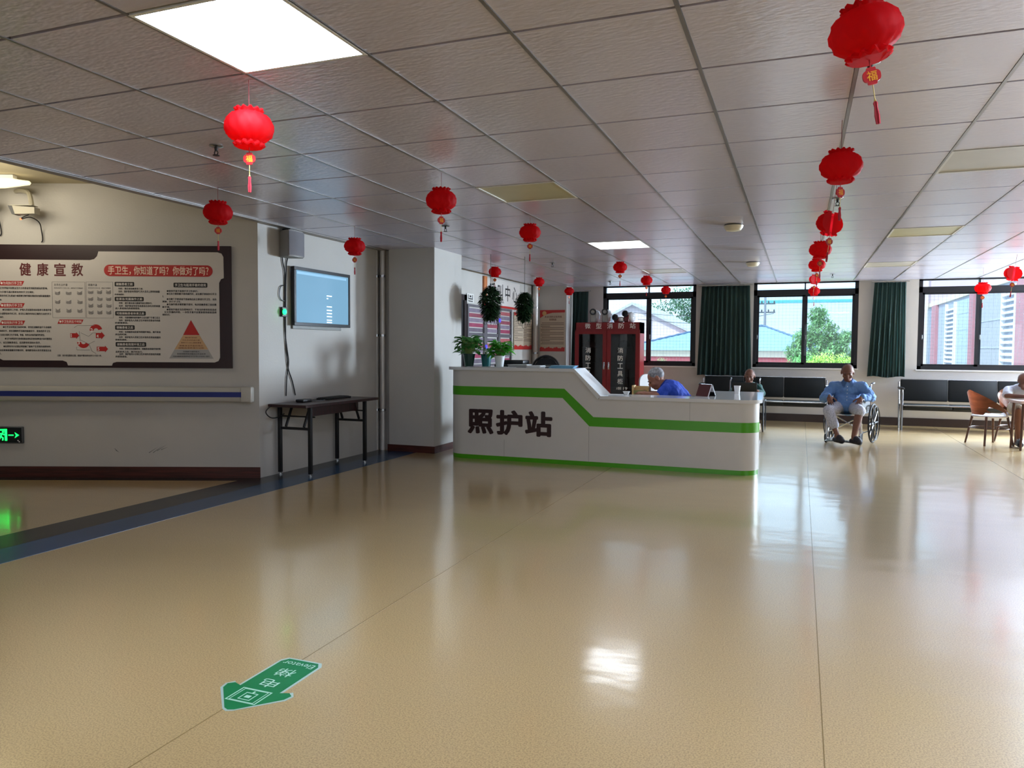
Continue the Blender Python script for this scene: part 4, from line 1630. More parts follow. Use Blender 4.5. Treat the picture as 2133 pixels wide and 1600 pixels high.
# inner back panels and the worktops
bm = B_()
bx(bm, DL + 0.01, S0, 0.40, 0.42, 0.0, HI)
bx(bm, S0, DR - 0.7, 0.40, 0.42, 0.0, LO)
bx(bm, 1.12, 1.14, 0.40, 1.55, 0.0, LO)
bx(bm, 1.12, DR - 0.11, 1.53, 1.55, 0.0, LO)
bx(bm, DL + 0.01, DL + 0.03, 0.2, 0.42, 0.0, HI)
obj('inner_panel', bm, M_lam, dk)
bm = B_()
hp = [(DL - 0.05, 0.43)]
for k in range(7):
    a = PI - k / 6 * PI / 2
    hp.append((DL - 0.05 + 0.22 + 0.22 * math.cos(a), -0.03 + 0.22 - 0.22 * math.sin(a)))
hp += [(S0 + 0.01, -0.03), (S0 + 0.01, 0.43)]
prism_z(bm, hp, HI, HI + 0.036)
obj('high_countertop', bm, M_top, dk)
bm = B_()
bm2 = [(S0 + 0.01, HI), (S0 + 0.01, HI + 0.036), (S1 + 0.012, LO + 0.036), (S1 - 0.02, LO)]
prism(bm, bm2, -0.03, 0.43)
obj('sloped_edge', bm, M_top, dk)
bm = B_()
lp = [(S1, -0.03)]
for k in range(7):
    a = PI / 2 - k / 6 * PI / 2
    lp.append((DR + 0.03 - 0.22 + 0.22 * math.cos(a), -0.03 + 0.22 - 0.22 * math.sin(a)))
lp += [(DR - 0.02, 1.62), (1.09, 1.62), (1.09, 0.43), (S1, 0.43)]
prism_z(bm, lp, LO, LO + 0.036)
obj('low_countertop', bm, M_top, dk)
bm = B_()
bx(bm, -0.6, 0.78, 0.42, 0.85, 0.70, 0.725)
bx(bm, -0.6, -0.58, 0.42, 0.85, 0.0, 0.70)
bx(bm, 0.76, 0.78, 0.42, 0.85, 0.0, 0.70)
obj('inner_worktop', bm, M_lam, dk)
M_let = mat('maroon_black_lettering', '2a0d10', 0.4, var=0.1)
for k, ch in enumerate('照护站'):
    x = -1.475 + k * 0.362
    bm = B_()
    text(bm, ch, x + 0.01, 0.312, x + 0.315, 0.582, -0.0045, 0.038, 3)
    ext = bmesh.ops.extrude_face_region(bm, geom=bm.faces[:])
    bmesh.ops.translate(bm, verts=[v for v in ext['geom'] if isinstance(v, bmesh.types.BMVert)], vec=(0, 0.004, 0))
    obj('raised_character', bm, M_let, dk)
for x, z0, z1 in ((0.006, 0.052, 0.447), (-1.012, 0.052, 0.25), (1.11, 0.555, 0.755)):
    bm = B_()
    bx(bm, x - 0.0015, x + 0.0015, -0.0012, 0.0, z0, z1)
    obj('panel_joint', bm, mat('joint_grey', '8c8a88', 0.6), dk)

# ------------------------------------------------------------------ potted plants on the desk
def leaf_shape(bm, base, dirv, length, width, droop=0.25, fold=0.15, n=5):
    d = Vector(dirv).normalized()
    up = Vector((0, 0, 1))
    s = d.cross(up)
    if s.length < 1e-3:
        s = Vector((1, 0, 0))
    s.normalize()
    nn = s.cross(d).normalized()
    L_, R0, M_ = [], [], []
    for i in range(n + 1):
        t = i / n
        w = width * math.sin(PI * min(1, 0.06 + t * 0.94)) ** 0.75 * (1 - 0.35 * t)
        if i == n:
            w = 0.0006
        c = Vector(base) + d * length * t - up * (droop * length * t * t)
        M_.append(bm.verts.new(c))
        L_.append(bm.verts.new(c + s * w / 2 + nn * fold * w))
        R0.append(bm.verts.new(c - s * w / 2 + nn * fold * w))
    for i in range(n):
        bm.faces.new((L_[i], M_[i], M_[i + 1], L_[i + 1]))
        bm.faces.new((M_[i], R0[i], R0[i + 1], M_[i + 1]))


def potted(lab, loc, potm, r0, r1, h, n, spread, leafm, seed, lsz=(0.07, 0.045), stem=None, top=0.16):
    rnd = random.Random(seed)
    t = thing('potted_plant', lab, 'potted plant', loc)
    bm = B_()
    lathe(bm, [(0.0, 0.0), (r0, 0.0), (r0 + (r1 - r0) * 0.88, h * 0.88), (r1 * 1.0, h * 0.89), (r1 * 1.03, h), (r1 * 0.94, h), (r1 * 0.9, h * 0.86), (0.0, h * 0.86)], 28)
    obj('pot', bm, potm, t)
    bm = B_()
    lathe(bm, [(r1 * 0.9, h * 0.865), (0.0, h * 0.875)], 20)
    obj('soil', bm, mat('potting_soil', '2c2018', 0.9, var=0.3, vscale=60), t)
    bms, bml = B_(), B_()
    for k in range(n):
        a = rnd.uniform(0, 2 * PI)
        rr = spread * math.sqrt(rnd.random())
        zz = h + top * rnd.random() ** 0.8
        tip = Vector((rr * math.cos(a), rr * math.sin(a) * 0.9, zz))
        p0 = Vector((r1 * 0.5 * math.cos(a) * rnd.random(), r1 * 0.5 * math.sin(a) * rnd.random(), h * 0.86))
        tube(bms, smooth_path([p0, (p0 + tip) / 2 + Vector((0, 0, 0.03)), tip], 3), 0.0022, 5)
        d = Vector((math.cos(a + rnd.uniform(-0.8, 0.8)), math.sin(a + rnd.uniform(-0.8, 0.8)), rnd.uniform(-0.3, 0.7)))
        leaf_shape(bml, tip, d, lsz[0] * rnd.uniform(0.7, 1.2), lsz[1] * rnd.uniform(0.8, 1.2))
    obj('stems', bms, mat('pale_green_stem', '8aa35c', 0.6), t)
    obj('foliage', bml, leafm, t, 80)
    return t


potted('bushy pothos in a dark green pot at the left end of the desk', (-3.785, 8.42, 1.088), mat('dark_green_pot', '12392e', 0.35), 0.052, 0.075, 0.155, 120, 0.125, M_leafm, 3, (0.10, 0.078), top=0.20)
tp = potted('sparse plant in a teal pot between the dark green and white pots', (-3.592, 8.50, 1.088), mat('teal_pot', '0e5f62', 0.35), 0.050, 0.068, 0.15, 10, 0.06, M_leafd, 5, (0.06, 0.02), top=0.1)
potted('bright green peace lily in a white pot on the desk', (-3.375, 8.40, 1.088), mat('white_pot', 'e0e3e4', 0.3, var=0.02), 0.045, 0.064, 0.135, 110, 0.10, M_leaf, 9, (0.105, 0.072), top=0.16)
fl = [o for o in kids(bpy.data.objects['potted_plant.002'])]
bm = B_()
leaf_shape(bm, (-0.02, -0.03, 0.27), (-0.3, -0.1, 0.9), 0.085, 0.05, 0.0, 0.3)
obj('white_spathe', bm, mat('white_petal', 'f0f2ea', 0.4), bpy.data.objects['potted_plant.002'])


def hanging(lab, loc, rx, h, seed, stems):
    rnd = random.Random(seed)
    t = thing('hanging_plant', lab, 'hanging plant', loc, 0, 'dark hanging plants over the desk')
    bml, bms = B_(), B_()
    for k in range(1300):
        a = rnd.uniform(0, 2 * PI)
        z = rnd.uniform(-1, 1)
        rr = rx * math.sqrt(max(0.05, 1 - abs(z) ** 2.6)) * (0.55 + 0.45 * rnd.random()) * (0.9 + 0.1 * math.sin(z * 5))
        p = Vector((rr * math.cos(a), rr * math.sin(a), z * h / 2))
        leaf_shape(bml, p, (math.cos(a + rnd.uniform(-0.5, 0.5)), math.sin(a + rnd.uniform(-.5, .5)), rnd.uniform(-0.6, 0.9)), rnd.uniform(0.05, 0.08), 0.036, 0.3, 0.1, 3)
    obj('foliage', bml, M_leafd, t, 80)
    bm = B_()
    lathe(bm, [(0.0, -h * 0.18), (rx * 0.4, -h * 0.16), (rx * 0.55, h * 0.02), (0.0, h * 0.04)], 18)
    obj('basket', bm, mat('dark_basket', '1c1d17', 0.8), t)
    for st_ in stems:
        tube(bms, smooth_path([Vector(p) for p in st_], 4), 0.0035, 5)
    for k in range(5):
        a = k * 1.3
        tube(bms, smooth_path([(0.05 * math.cos(a), 0.05 * math.sin(a), -h * 0.3), (0.09 * math.cos(a), 0.09 * math.sin(a), -h * 0.55), (0.07 * math.cos(a), 0.07 * math.sin(a), -h * 0.68)], 4), 0.003, 5)
    obj('trailing_stems', bms, mat('dark_stem', '2c2a20', 0.7), t)
    bm = B_()
    cyl(bm, (0, 0, h * 0.03), (0, 0, CZ - loc[2]), 0.003, None, 6)
    obj('cord', bm, mat('dark_cord', '2a2728', 0.7), t)
    return t


hanging('taller dark hanging plant before the wall sign, left one', (-3.83, 9.2, 1.90), 0.13, 0.42, 4, [[(-0.06, 0, -0.15), (-0.10, -0.02, -0.35), (-0.07, -0.03, -0.55), (-0.08, -0.05, -0.65)], [(0.05, 0, -0.15), (0.13, 0.0, -0.32), (0.11, 0.0, -0.5), (0.15, 0.0, -0.6)]])
hanging('smaller dark hanging plant at the right end of the wall sign', (-3.50, 9.6, 1.87), 0.095, 0.36, 8, [[(0.0, 0, -0.12), (-0.03, 0, -0.26), (0.0, 0, -0.3)]])

# papers and office things on the desk
HT = 1.0885
LT = 0.7915


def simple(name, lab, cat, loc, rz, parts, group=None):
    t = thing(name, lab, cat, loc, rz, group)
    for (pn, bm, m) in parts:
        obj(pn, bm, m, t)
    return t


def sheets(w, d, h, n, seed):
    rnd = random.Random(seed)
    bm = B_()
    for k in range(n):
        rot = Matrix.Rotation(rnd.uniform(-0.12, 0.12), 3, 'Z')
        box(bm, (rnd.uniform(-0.01, 0.01), rnd.uniform(-0.01, 0.01), h * (k + 0.5) / n), (w, d, h / n * 0.9), rot)
    return bm


M_sheet = mat('paper_sheet', 'd8dde0', 0.6, var=0.03)
simple('paper_sheet', 'flat white sheet under the white flower pot', 'paper', (-3.42, 8.27, HT), 0.1, [('sheets', sheets(0.62, 0.10, 0.004, 2, 1), M_sheet)])
simple('paper_stack', 'pale grey stack of papers on the desk right of the white pot', 'paper stack', (-3.10, 8.36, HT), 0.05, [('sheets', sheets(0.24, 0.17, 0.035, 8, 2), mat('grey_paper', 'b2b4b4', 0.6))])
simple('paper_stack', 'low white paper stack before the dark box on the desk', 'paper stack', (-2.855, 8.22, HT), -0.05, [('sheets', sheets(0.17, 0.15, 0.028, 6, 3), M_sheet)])
bm = B_()
bx(bm, -0.08, 0.08, -0.06, 0.06, 0, 0.03, 0.004)
bm2_ = B_()
bx(bm2_, -0.06, 0.06, -0.0605, -0.059, 0.008, 0.022)
simple('dark_box', 'dark flat box on the desk between white papers and blue folders', 'box', (-2.75, 8.44, HT), 0, [('case', bm, mat('dark_teal_box', '1d2b2e', 0.5)), ('front_label', bm2_, mat('grey_label', '7c8588', 0.5))])
bm = B_()
for k in range(3):
    bx(bm, -0.15 + k * 0.012, 0.13 + k * 0.012, -0.1, 0.1, 0.011 * k, 0.011 * k + 0.009, 0.002)
simple('blue_folders', 'three pale blue folders stacked on the desk before the black chair back', 'folder stack', (-2.53, 8.25, HT), 0.08, [('folders', bm, mat('pale_blue_folder', '6fa9cb', 0.4, var=0.25, vscale=4))])
bm = B_()
bx(bm, -0.10, 0.10, -0.05, 0.05, 0, 0.004)
simple('paper_sheet', 'blue-white sheet near the top of the desk slope', 'paper', (-2.42, 8.24, HT + 0.0), 0.1, [('sheets', bm, mat('blue_white_sheet', 'b8d4ea', 0.5))])

# office chair and printer behind the high counter
oc = thing('office_chair', 'black arched office chair back behind the blue folders', 'office chair', (-2.98, 9.35, 0), 2.9)
bm = B_()
bx(bm, -0.22, 0.22, -0.22, 0.22, 0.45, 0.52, 0.04, 3)
obj('seat', bm, M_black, oc)
bm = B_()
arch = [(-0.2, 0.70), (-0.215, 0.95), (-0.19, 1.10), (-0.12, 1.18), (0.0, 1.215), (0.12, 1.18), (0.19, 1.10), (0.215, 0.95), (0.2, 0.70)]
tube(bm, smooth_path([(p[0], 0.22, p[1]) for p in arch], 4), 0.016, 8)
obj('back_rim', bm, M_black, oc)
bm = B_()
inner = [(p[0] * 0.95, p[1] - 0.01) for p in arch]
prism(bm, inner, 0.214, 0.222)
obj('back_mesh', bm, mat('black_mesh', '1b1a1d', 0.9, var=0.3), oc)
bm = B_()
tube(bm, [(0, 0.1, 0.45), (0, 0.24, 0.5), (0, 0.235, 0.75)], 0.022, 8)
obj('back_support', bm, M_black, oc)
bm = B_()
cyl(bm, (0, 0, 0.1), (0, 0, 0.45), 0.028, None, 12)
obj('gas_lift', bm, M_chrome, oc)
for k in range(5):
    a = k * 2 * PI / 5
    bm = B_()
    tube(bm, [(0.02 * math.cos(a), 0.02 * math.sin(a), 0.11), (0.27 * math.cos(a), 0.27 * math.sin(a), 0.075)], 0.02, 8)
    lg = obj('leg', bm, M_black, oc)
    bm = B_()
    cyl(bm, (0.27 * math.cos(a) - 0.015 * math.sin(a), 0.27 * math.sin(a) + 0.015 * math.cos(a), 0.028), (0.27 * math.cos(a) + 0.015 * math.sin(a), 0.27 * math.sin(a) - 0.015 * math.cos(a), 0.028), 0.028, None, 14)
    obj('castor', bm, M_black, lg)
pr = thing('printer', 'black low printer top behind the papers, left of the chair back', 'printer', (-3.36, 8.82, 0.0))
bm = B_()
bx(bm, -0.2, 0.2, -0.15, 0.15, 0.70, 1.12, 0.02, 2)
obj('case', bm, mat('black_printer', '141318', 0.45), pr)
bm = B_()
bx(bm, -0.17, 0.17, -0.10, 0.13, 1.12, 1.165, 0.012, 2)
obj('scanner_lid', bm, M_black, pr)
bm = B_()
bx(bm, -0.22, 0.22, -0.17, 0.17, 0.0, 0.70, 0.004)
obj('stand', bm, M_lam, pr)


def cup(lab, loc, s=1.0, name='paper_cup'):
    t = thing(name, lab, 'cup', loc)
    bm = B_()
    lathe(bm, [(0.0, 0.004), (0.028 * s, 0.0), (0.038 * s, 0.085 * s), (0.040 * s, 0.087 * s), (0.040 * s, 0.091 * s), (0.036 * s, 0.091 * s), (0.027 * s, 0.008), (0.0, 0.008)], 24)
    obj('cup_wall', bm, mat('white_paper_cup', 'e4e4e2', 0.5, var=0.02), t)
    return t


cup('tall white paper cup on the right-hand return of the desk', (-0.70, 9.35, LT), 1.0)
bw = thing('small_bowl', 'small white bowl on the low counter near the slope', 'bowl', (-1.845, 8.47, LT))
bm = B_()
lathe(bm, [(0.0, 0.004), (0.024, 0.0), (0.028, 0.01), (0.040, 0.038), (0.042, 0.04), (0.038, 0.04), (0.024, 0.012), (0.0, 0.01)], 24)
obj('bowl_wall', bm, mat('white_porcelain', 'dcdcdc', 0.25), bw)
bm = B_()
lathe(bm, [(0.0395, 0.034), (0.0412, 0.038), (0.0405, 0.036)], 24)
obj('rim', bm, M_white, bw)
bm = B_()
bx(bm, -0.10, 0.10, -0.06, 0.06, 0, 0.003)
simple('paper_sheet', 'white sheet lying at the foot of the desk slope', 'paper', (-1.97, 8.45, LT), 0.05, [('sheets', bm, M_sheet)])

dc = thing('desk_calendar', 'dark red desk calendar with white page on the counter behind the man in blue', 'calendar', (-0.985, 8.66, LT), 1.0)
bm = B_()
prism(bm, [(-0.07, 0.0), (-0.055, 0.0), (-0.0, 0.125), (-0.012, 0.13)], -0.085, 0.085)
obj('front_cover', bm, mat('dark_red_cover', '4a1416', 0.4), dc)
bm = B_()
prism(bm, [(0.07, 0.0), (0.058, 0.0), (0.0, 0.125), (0.012, 0.13)], -0.085, 0.085)
bb = obj('back_cover', bm, M_black, dc)
bm = B_()
prism(bm, [(0.062, 0.015), (0.052, 0.015), (0.004, 0.112), (0.006, 0.118)], -0.087, 0.087)
obj('page', bm, mat('white_page', 'dfe2e6', 0.6, var=0.02), dc)
bm = B_()
for k in range(10):
    y = -0.07 + k * 0.0155
    tube(bm, [(0.008 * math.cos(a), y, 0.127 + 0.008 * math.sin(a)) for a in [j * 2 * PI / 10 for j in range(10)]], 0.0012, 4, True)
obj('ring_binding', bm, M_steel, dc)

wb = thing('wooden_tray', 'pale wooden tray box standing on the inner worktop in front of the writing man', 'tray', (-1.765, 8.93, 0.725))
M_pw = wood_mat('pale_wood', 'cda566', 'e2c48c', 0.5, (3, 20, 20))
bm = B_()
bx(bm, -0.10, -0.08, -0.07, 0.07, 0, 0.155)
bx(bm, 0.08, 0.10, -0.07, 0.07, 0, 0.14)
bx(bm, -0.08, 0.08, 0.055, 0.07, 0, 0.145)
bx(bm, -0.08, 0.08, -0.07, 0.055, 0, 0.015)
obj('box', bm, M_pw, wb)
bm = B_()
bx(bm, -0.08, 0.08, -0.068, -0.06, 0.015, 0.10)
obj('green_front', bm, mat('olive_card', '8d8f55', 0.6), wb)

# white chair in the background, behind the writing man
wc = thing('white_chair', 'white plastic chair between the red cabinet and the man in blue', 'chair', (-1.86, 10.6, 0), 0.9)
M_wp = mat('white_chair_plastic', 'c9cacc', 0.35, var=0.02)
bm = B_()
bx(bm, -0.2, 0.2, -0.2, 0.2, 0.43, 0.46, 0.012, 2)
obj('seat', bm, M_wp, wc)
bm = B_()
prism(bm, rrect(-0.17, 0.55, 0.17, 0.955, 0.10, 6), 0.19, 0.215)
obj('backrest', bm, M_wp, wc)
for sx in (-1, 1):
    for sy in (-1, 1):
        bm = B_()
        tube(bm, [(sx * 0.19, sy * 0.19, 0.0), (sx * 0.18, sy * 0.18, 0.44)] + ([(sx * 0.17, 0.205, 0.6)] if sy > 0 else []), 0.011, 8)
        obj('leg', bm, M_chrome, wc)

# ------------------------------------------------------------------ fire cabinet
fc = thing('fire_cabinet', 'red two-door fire equipment cabinet with white Chinese lettering under the left window', 'cabinet', (-3.41, 14.05, 0))
M_fred = mat('fire_cabinet_red', '7d1518', 0.35, var=0.05)
W_, HC = 0.625, 1.805
bm = B_()
bx(bm, -W_, -W_ + 0.02, -0.15, 0.25, 0, HC)
bx(bm, W_ - 0.02, W_, -0.15, 0.25, 0, HC)
bx(bm, -W_, W_, 0.23, 0.25, 0, HC)
bx(bm, -W_, W_, -0.15, 0.25, 0, 0.05)
bx(bm, -W_, W_, -0.15, 0.25, 1.60, HC)
for z in (0.55, 1.02, 1.30):
    bx(bm, -W_ + 0.02, W_ - 0.02, -0.12, 0.23, z, z + 0.02)
obj('carcass', bm, M_fred, fc)
for s in (-1, 1):
    a, b = (-W_ + 0.005, -0.004) if s < 0 else (0.004, W_ - 0.005)
    fw2 = 0.075
    bm = B_()
    bx(bm, a, a + fw2, -0.172, -0.152, 0.055, 1.66)
    bx(bm, b - fw2, b, -0.172, -0.152, 0.055, 1.66)
    bx(bm, a + fw2, b - fw2, -0.172, -0.152, 0.055, 0.13)
    bx(bm, a + fw2, b - fw2, -0.172, -0.152, 1.585, 1.66)
    d = obj('door', bm, M_fred, fc)
    bm = B_()
    bx(bm, a + fw2, b - fw2, -0.164, -0.160, 0.13, 1.585)
    obj('glass', bm, glass_mat('cabinet_glass', (0.42, 0.42, 0.42), 0.06, 0.03), d)
    bm = B_()
    cx = -0.36 if s < 0 else 0.26
    for k, ch in enumerate('消防工具柜'):
        z = 1.28 - k * 0.145
        text(bm, ch, cx - 0.05, z - 0.05, cx + 0.05, z + 0.05, -0.1655, 0.01, 2)
    obj('door_lettering', bm, mat('pale_lettering', 'e4ded9', 0.5), d)
    bm = B_()
    hx = -0.045 if s < 0 else 0.045
    bx(bm, hx - 0.014, hx + 0.014, -0.195, -0.172, 0.92, 1.06, 0.005, 2)
    obj('handle', bm, M_chrome, d)
bm = B_()
text(bm, '119', 0.27, 0.545, 0.40, 0.595, -0.1655, 0.01, 2)
text(bm, '火警', 0.19, 0.545, 0.26, 0.595, -0.1655, 0.01, 2)
obj('phone_number', bm, mat('pale_lettering', 'cfc8c4'), fc)
bm = B_()
for k, ch in enumerate('微型消防站'):
    x = -0.43 + k * 0.215
    text(bm, ch, x, 1.69, x + 0.105, 1.79, -0.1515, 0.012, 2)
obj('header_lettering', bm, mat('pale_lettering', 'cfc8c4'), fc)
for (x, y, z, lab, hexc) in ((-0.38, 0.03, 1.32, 'red fire helmet on the upper left shelf inside the cabinet', '9c2a22'), (0.3, 0.03, 1.32, 'dark fire helmet on the upper right shelf inside the cabinet', '3a3330')):
    t = thing('fire_helmet', lab, 'helmet', (-3.41 + x, 14.05 + y, z))
    bm = B_()
    lathe(bm, [(0.14, 0.0), (0.15, 0.012), (0.115, 0.03), (0.11, 0.09), (0.07, 0.14), (0.0, 0.155)], 20)
    obj('shell', bm, mat('helmet_' + hexc, hexc, 0.35), t)
    bm = B_()
    bx(bm, -0.008, 0.008, -0.1, 0.1, 0.12, 0.16)
    obj('ridge', bm, M_steel, t)
for k, (x, lab) in enumerate(((-0.30, 'left one of the white bags with a black ring on the cabinet'), (-0.07, 'second white bag with a black ring on the cabinet'), (0.17, 'bag with a low black disc on the cabinet, third from left'), (0.36, 'rightmost bag with a tall black disc on the cabinet'))):
    t = thing('bagged_mask', lab, 'bagged mask', (-3.41 + x, 13.99, HC), 0.35 if k < 2 else -0.3, 'bagged masks on top of the red cabinet')
    zc = (0.20, 0.20, 0.095, 0.16)[k]
    bm = B_()
    rnd = random.Random(k)
    bx(bm, -0.055, 0.055, -0.05, 0.05, 0.0, zc, 0.02, 2)
    obj('canister', bm, mat('mask_canister' + str(k // 2), '6b1c1f' if k > 1 else '8c8a88', 0.45), t)
    bm = B_()
    sph(bm, (0.055, 0.05, zc * 0.62), (0.085, 0.09, zc * 0.62), 18, 12)
    for v in bm.verts:
        f = 1 + 0.12 * math.sin(v.co.x * 60 + v.co.z * 35) + 0.08 * math.sin(v.co.z * 90)
        v.co.x = 0.055 + (v.co.x - 0.055) * f
        v.co.z = max(0.0, v.co.z)
    obj('crumpled_bag', bm, mat('clear_white_bag', 'd4d8dc', 0.2, var=0.05), t)
    bm = B_()
    lathe(bm, [(0.062, 0.0), (0.062, 0.03), (0.038, 0.03), (0.034, 0.012), (0.034, 0.0)], 22)
    bmesh.ops.rotate(bm, verts=bm.verts, matrix=Matrix.Rotation(PI / 2, 3, 'X'), cent=(0, 0, 0))
    bmesh.ops.translate(bm, verts=bm.verts, vec=(-0.01, -0.05, zc))
    rg = obj('black_ring', bm, M_black, t)
    bm = B_()
    cyl(bm, (-0.01, -0.05, zc), (-0.01, -0.062, zc), 0.036, None, 18)
    obj('filter_face', bm, mat('filter_grey' if k < 2 else 'filter_black', '9a9c9e' if k < 2 else '0c0c0e', 0.5), rg)


# ------------------------------------------------------------------ benches under the windows
M_pad = mat('dark_green_vinyl', '070d0d', 0.6, spec=0.3, var=0.15, vscale=4)


def bench(lab, x0, x1, loc_y, ends):
    t = thing('waiting_bench', lab, 'bench', ((x0 + x1) / 2, loc_y, 0), 0, 'dark padded waiting benches')
    hw = (x1 - x0) / 2
    n = 3
    for k in range(n):
        a, b = -hw + 2 * hw * k / n, -hw + 2 * hw * (k + 1) / n
        bm = B_()
        box(bm, ((a + b) / 2, -0.01, 0.385), (b - a - 0.004, 0.44, 0.07), None, 0.02, 2)
        obj('seat_pad', bm, M_pad, t)
        bm = B_()
        rot = Matrix.Rotation(-0.17, 3, 'X')
        box(bm, ((a + b) / 2, 0.265, 0.64), (b - a - 0.004, 0.05, 0.37), rot, 0.02, 2)
        obj('back_pad', bm, M_pad, t)
    bm = B_()
    bx(bm, -hw, hw, -0.240, -0.228, 0.398, 0.418, 0.004)
    obj('front_edge_trim', bm, M_chrome, t)
    bm = B_()
    bx(bm, -hw, hw, 0.275, 0.305, 0.815, 0.828, 0.004)
    obj('top_edge_trim', bm, M_steel, t)
    bm = B_()
    bx(bm, -hw, hw, -0.03, 0.03, 0.315, 0.348)
    obj('beam', bm, M_dark, t)
    for s in ends:
        bm = B_()
        x = s * (hw + 0.02)
        tube(bm, [(x, -0.2, 0.0), (x, -0.2, 0.60), (x, -0.17, 0.655), (x, 0.2, 0.67)], 0.018, 8)
        obj('leg', bm, mat('dull_steel', '77787a', 0.4, 0.6), t)
        bm = B_()
        tube(bm, [(x, 0.16, 0.0), (x, 0.2, 0.45), (x, 0.27, 0.78)], 0.016, 8)
        obj('leg', bm, M_steel, t)
        bm = B_()
        bx(bm, x - 0.03, x + 0.03, -0.235, 0.2, 0.665, 0.70, 0.012, 2)
        obj('armrest', bm, M_black, t)
    return t


bench('dark padded bench under the middle window, behind the man in the wheelchair', -1.66, 0.42, 14.12, (-1, 1))
bench('dark padded bench under the right window, behind the wooden chair', 1.60, 3.74, 14.12, (-1, 1))


# ------------------------------------------------------------------ wheelchairs
def wheelchair(lab, loc, rz, splay=0.0):
    t = thing('wheelchair', lab, 'wheelchair', loc, rz, 'wheelchairs')
    M_cush = mat('dark_teal_seat_cloth', '12242b', 0.7, var=0.15)
    bm = B_()
    g = []
    for i in range(9):
        u = -1 + 2 * i / 8
        g.append([bm.verts.new((u * 0.215, y, 0.415 + 0.03 * u * u)) for y in (-0.23, 0.2)])
    for i in range(8):
        bm.faces.new((g[i][0], g[i + 1][0], g[i + 1][1], g[i][1]))
    bmesh.ops.solidify(bm, geom=bm.faces[:], thickness=0.03)
    obj('seat', bm, M_cush, t)
    bm = B_()
    g = []
    for i in range(9):
        u = -1 + 2 * i / 8
        g.append([bm.verts.new((u * 0.215, 0.21 + 0.03 * (1 - u * u) + (z - 0.45) * 0.08, z)) for z in (0.46, 0.80)])
    for i in range(8):
        bm.faces.new((g[i][0], g[i + 1][0], g[i + 1][1], g[i][1]))
    bmesh.ops.solidify(bm, geom=bm.faces[:], thickness=0.02)
    obj('backrest', bm, M_cush, t)
    for s in (-1, 1):
        x = s * 0.225
        bm = B_()
        tube(bm, smooth_path([(x, 0.20, 0.09), (x, 0.20, 0.45), (x, 0.235, 0.78), (x, 0.255, 0.82), (x, 0.34, 0.835)], 4), 0.011, 8)
        tube(bm, [(x, 0.20, 0.43), (x, -0.24, 0.43), (x, -0.27, 0.40), (x, -0.33, 0.13)], 0.011, 8)
        tube(bm, [(x, 0.2, 0.16), (x, -0.26, 0.16), (x, -0.26, 0.60)], 0.011, 8)
        tube(bm, [(x, -0.26, 0.60), (x, 0.205, 0.61)], 0.011, 8)
        obj('side_frame', bm, M_chrome, t)
        bm = B_()
        bx(bm, x - 0.025, x + 0.025, -0.25, 0.08, 0.61, 0.645, 0.012, 2)
        obj('armrest', bm, M_black, t)
        bm = B_()
        bx(bm, x - 0.004, x + 0.004, -0.24, 0.19, 0.44, 0.60)
        obj('side_panel', bm, mat('dark_side_panel', '17191c', 0.5), t)
        bm = B_()
        cyl(bm, (x, 0.30, 0.832), (x, 0.41, 0.838), 0.016, 0.017, 12)
        obj('push_handle', bm, M_black, t)
        # big wheel
        wx, wy, wr = s * 0.285, 0.16, 0.28
        bm = B_()
        tube(bm, [(wx, wy + wr * 0.955 * math.cos(a), wr + wr * 0.955 * math.sin(a)) for a in [k * 2 * PI / 40 for k in range(40)]], 0.0126, 8, True)
        w = obj('wheel', bm, mat('black_tyre', '111113', 0.7), t)
        bm = B_()
        tube(bm, [(wx + s * 0.035, wy + wr * 0.86 * math.cos(a), wr + wr * 0.86 * math.sin(a)) for a in [k * 2 * PI / 36 for k in range(36)]], 0.007, 6, True)
        obj('hand_rim', bm, mat('dark_hand_rim', '202226', 0.35, 0.6), w)
        bm = B_()
        cyl(bm, (wx - 0.025, wy, wr), (wx + 0.025, wy, wr), 0.024, None, 16)
        for k in range(10):
            a = k * 2 * PI / 10
            tube(bm, [(wx, wy + 0.02 * math.cos(a), wr + 0.02 * math.sin(a)), (wx, wy + wr * 0.93 * math.cos(a), wr + wr * 0.93 * math.sin(a))], [0.017, 0.012], 6)
        obj('spokes', bm, mat('black_mag_wheel', '1c1d20', 0.4), w)
        # castor
        bm = B_()
        cy_, cr = -0.27, 0.085
        tube(bm, [(s * 0.225, cy_ + cr * 0.85 * math.cos(a), cr + cr * 0.85 * math.sin(a)) for a in [k * 2 * PI / 24 for k in range(24)]], 0.013, 8, True)
        cyl(bm, (s * 0.225 - 0.012, cy_, cr), (s * 0.225 + 0.012, cy_, cr), 0.07, None, 20)
        cs = obj('castor', bm, mat('black_tyre', '111113'), t)
        bm = B_()
        for q in (-1, 1):
            tube(bm, [(s * 0.225 + q * 0.022, cy_, cr), (s * 0.225 + q * 0.02, cy_ + 0.03, cr * 2.0)], 0.006, 6)
        cyl(bm, (s * 0.225, cy_ + 0.03, cr * 2.0), (s * 0.225, cy_ + 0.03, 0.30), 0.012, None, 10)
        obj('castor_fork', bm, M_chrome, cs)
        # leg rest and footplate
        bm = B_()
        tube(bm, smooth_path([(s * 0.21, -0.27, 0.40), (s * 0.20, -0.33, 0.34), (s * 0.18, -0.40, 0.12), (s * 0.17, -0.42, 0.075)], 4), 0.010, 8)
        lr = obj('leg_rest', bm, M_chrome, t)
        bm = B_()
        box(bm, (s * 0.105, -0.46, 0.062), (0.16, 0.15, 0.014), Matrix.Rotation(s * 0.08, 3, 'Y'), 0.005, 2)
        obj('footplate', bm, M_black, lr)
    bm = B_()
    tube(bm, [(-0.215, -0.05, 0.16), (0.215, -0.05, 0.41)], 0.010, 8)
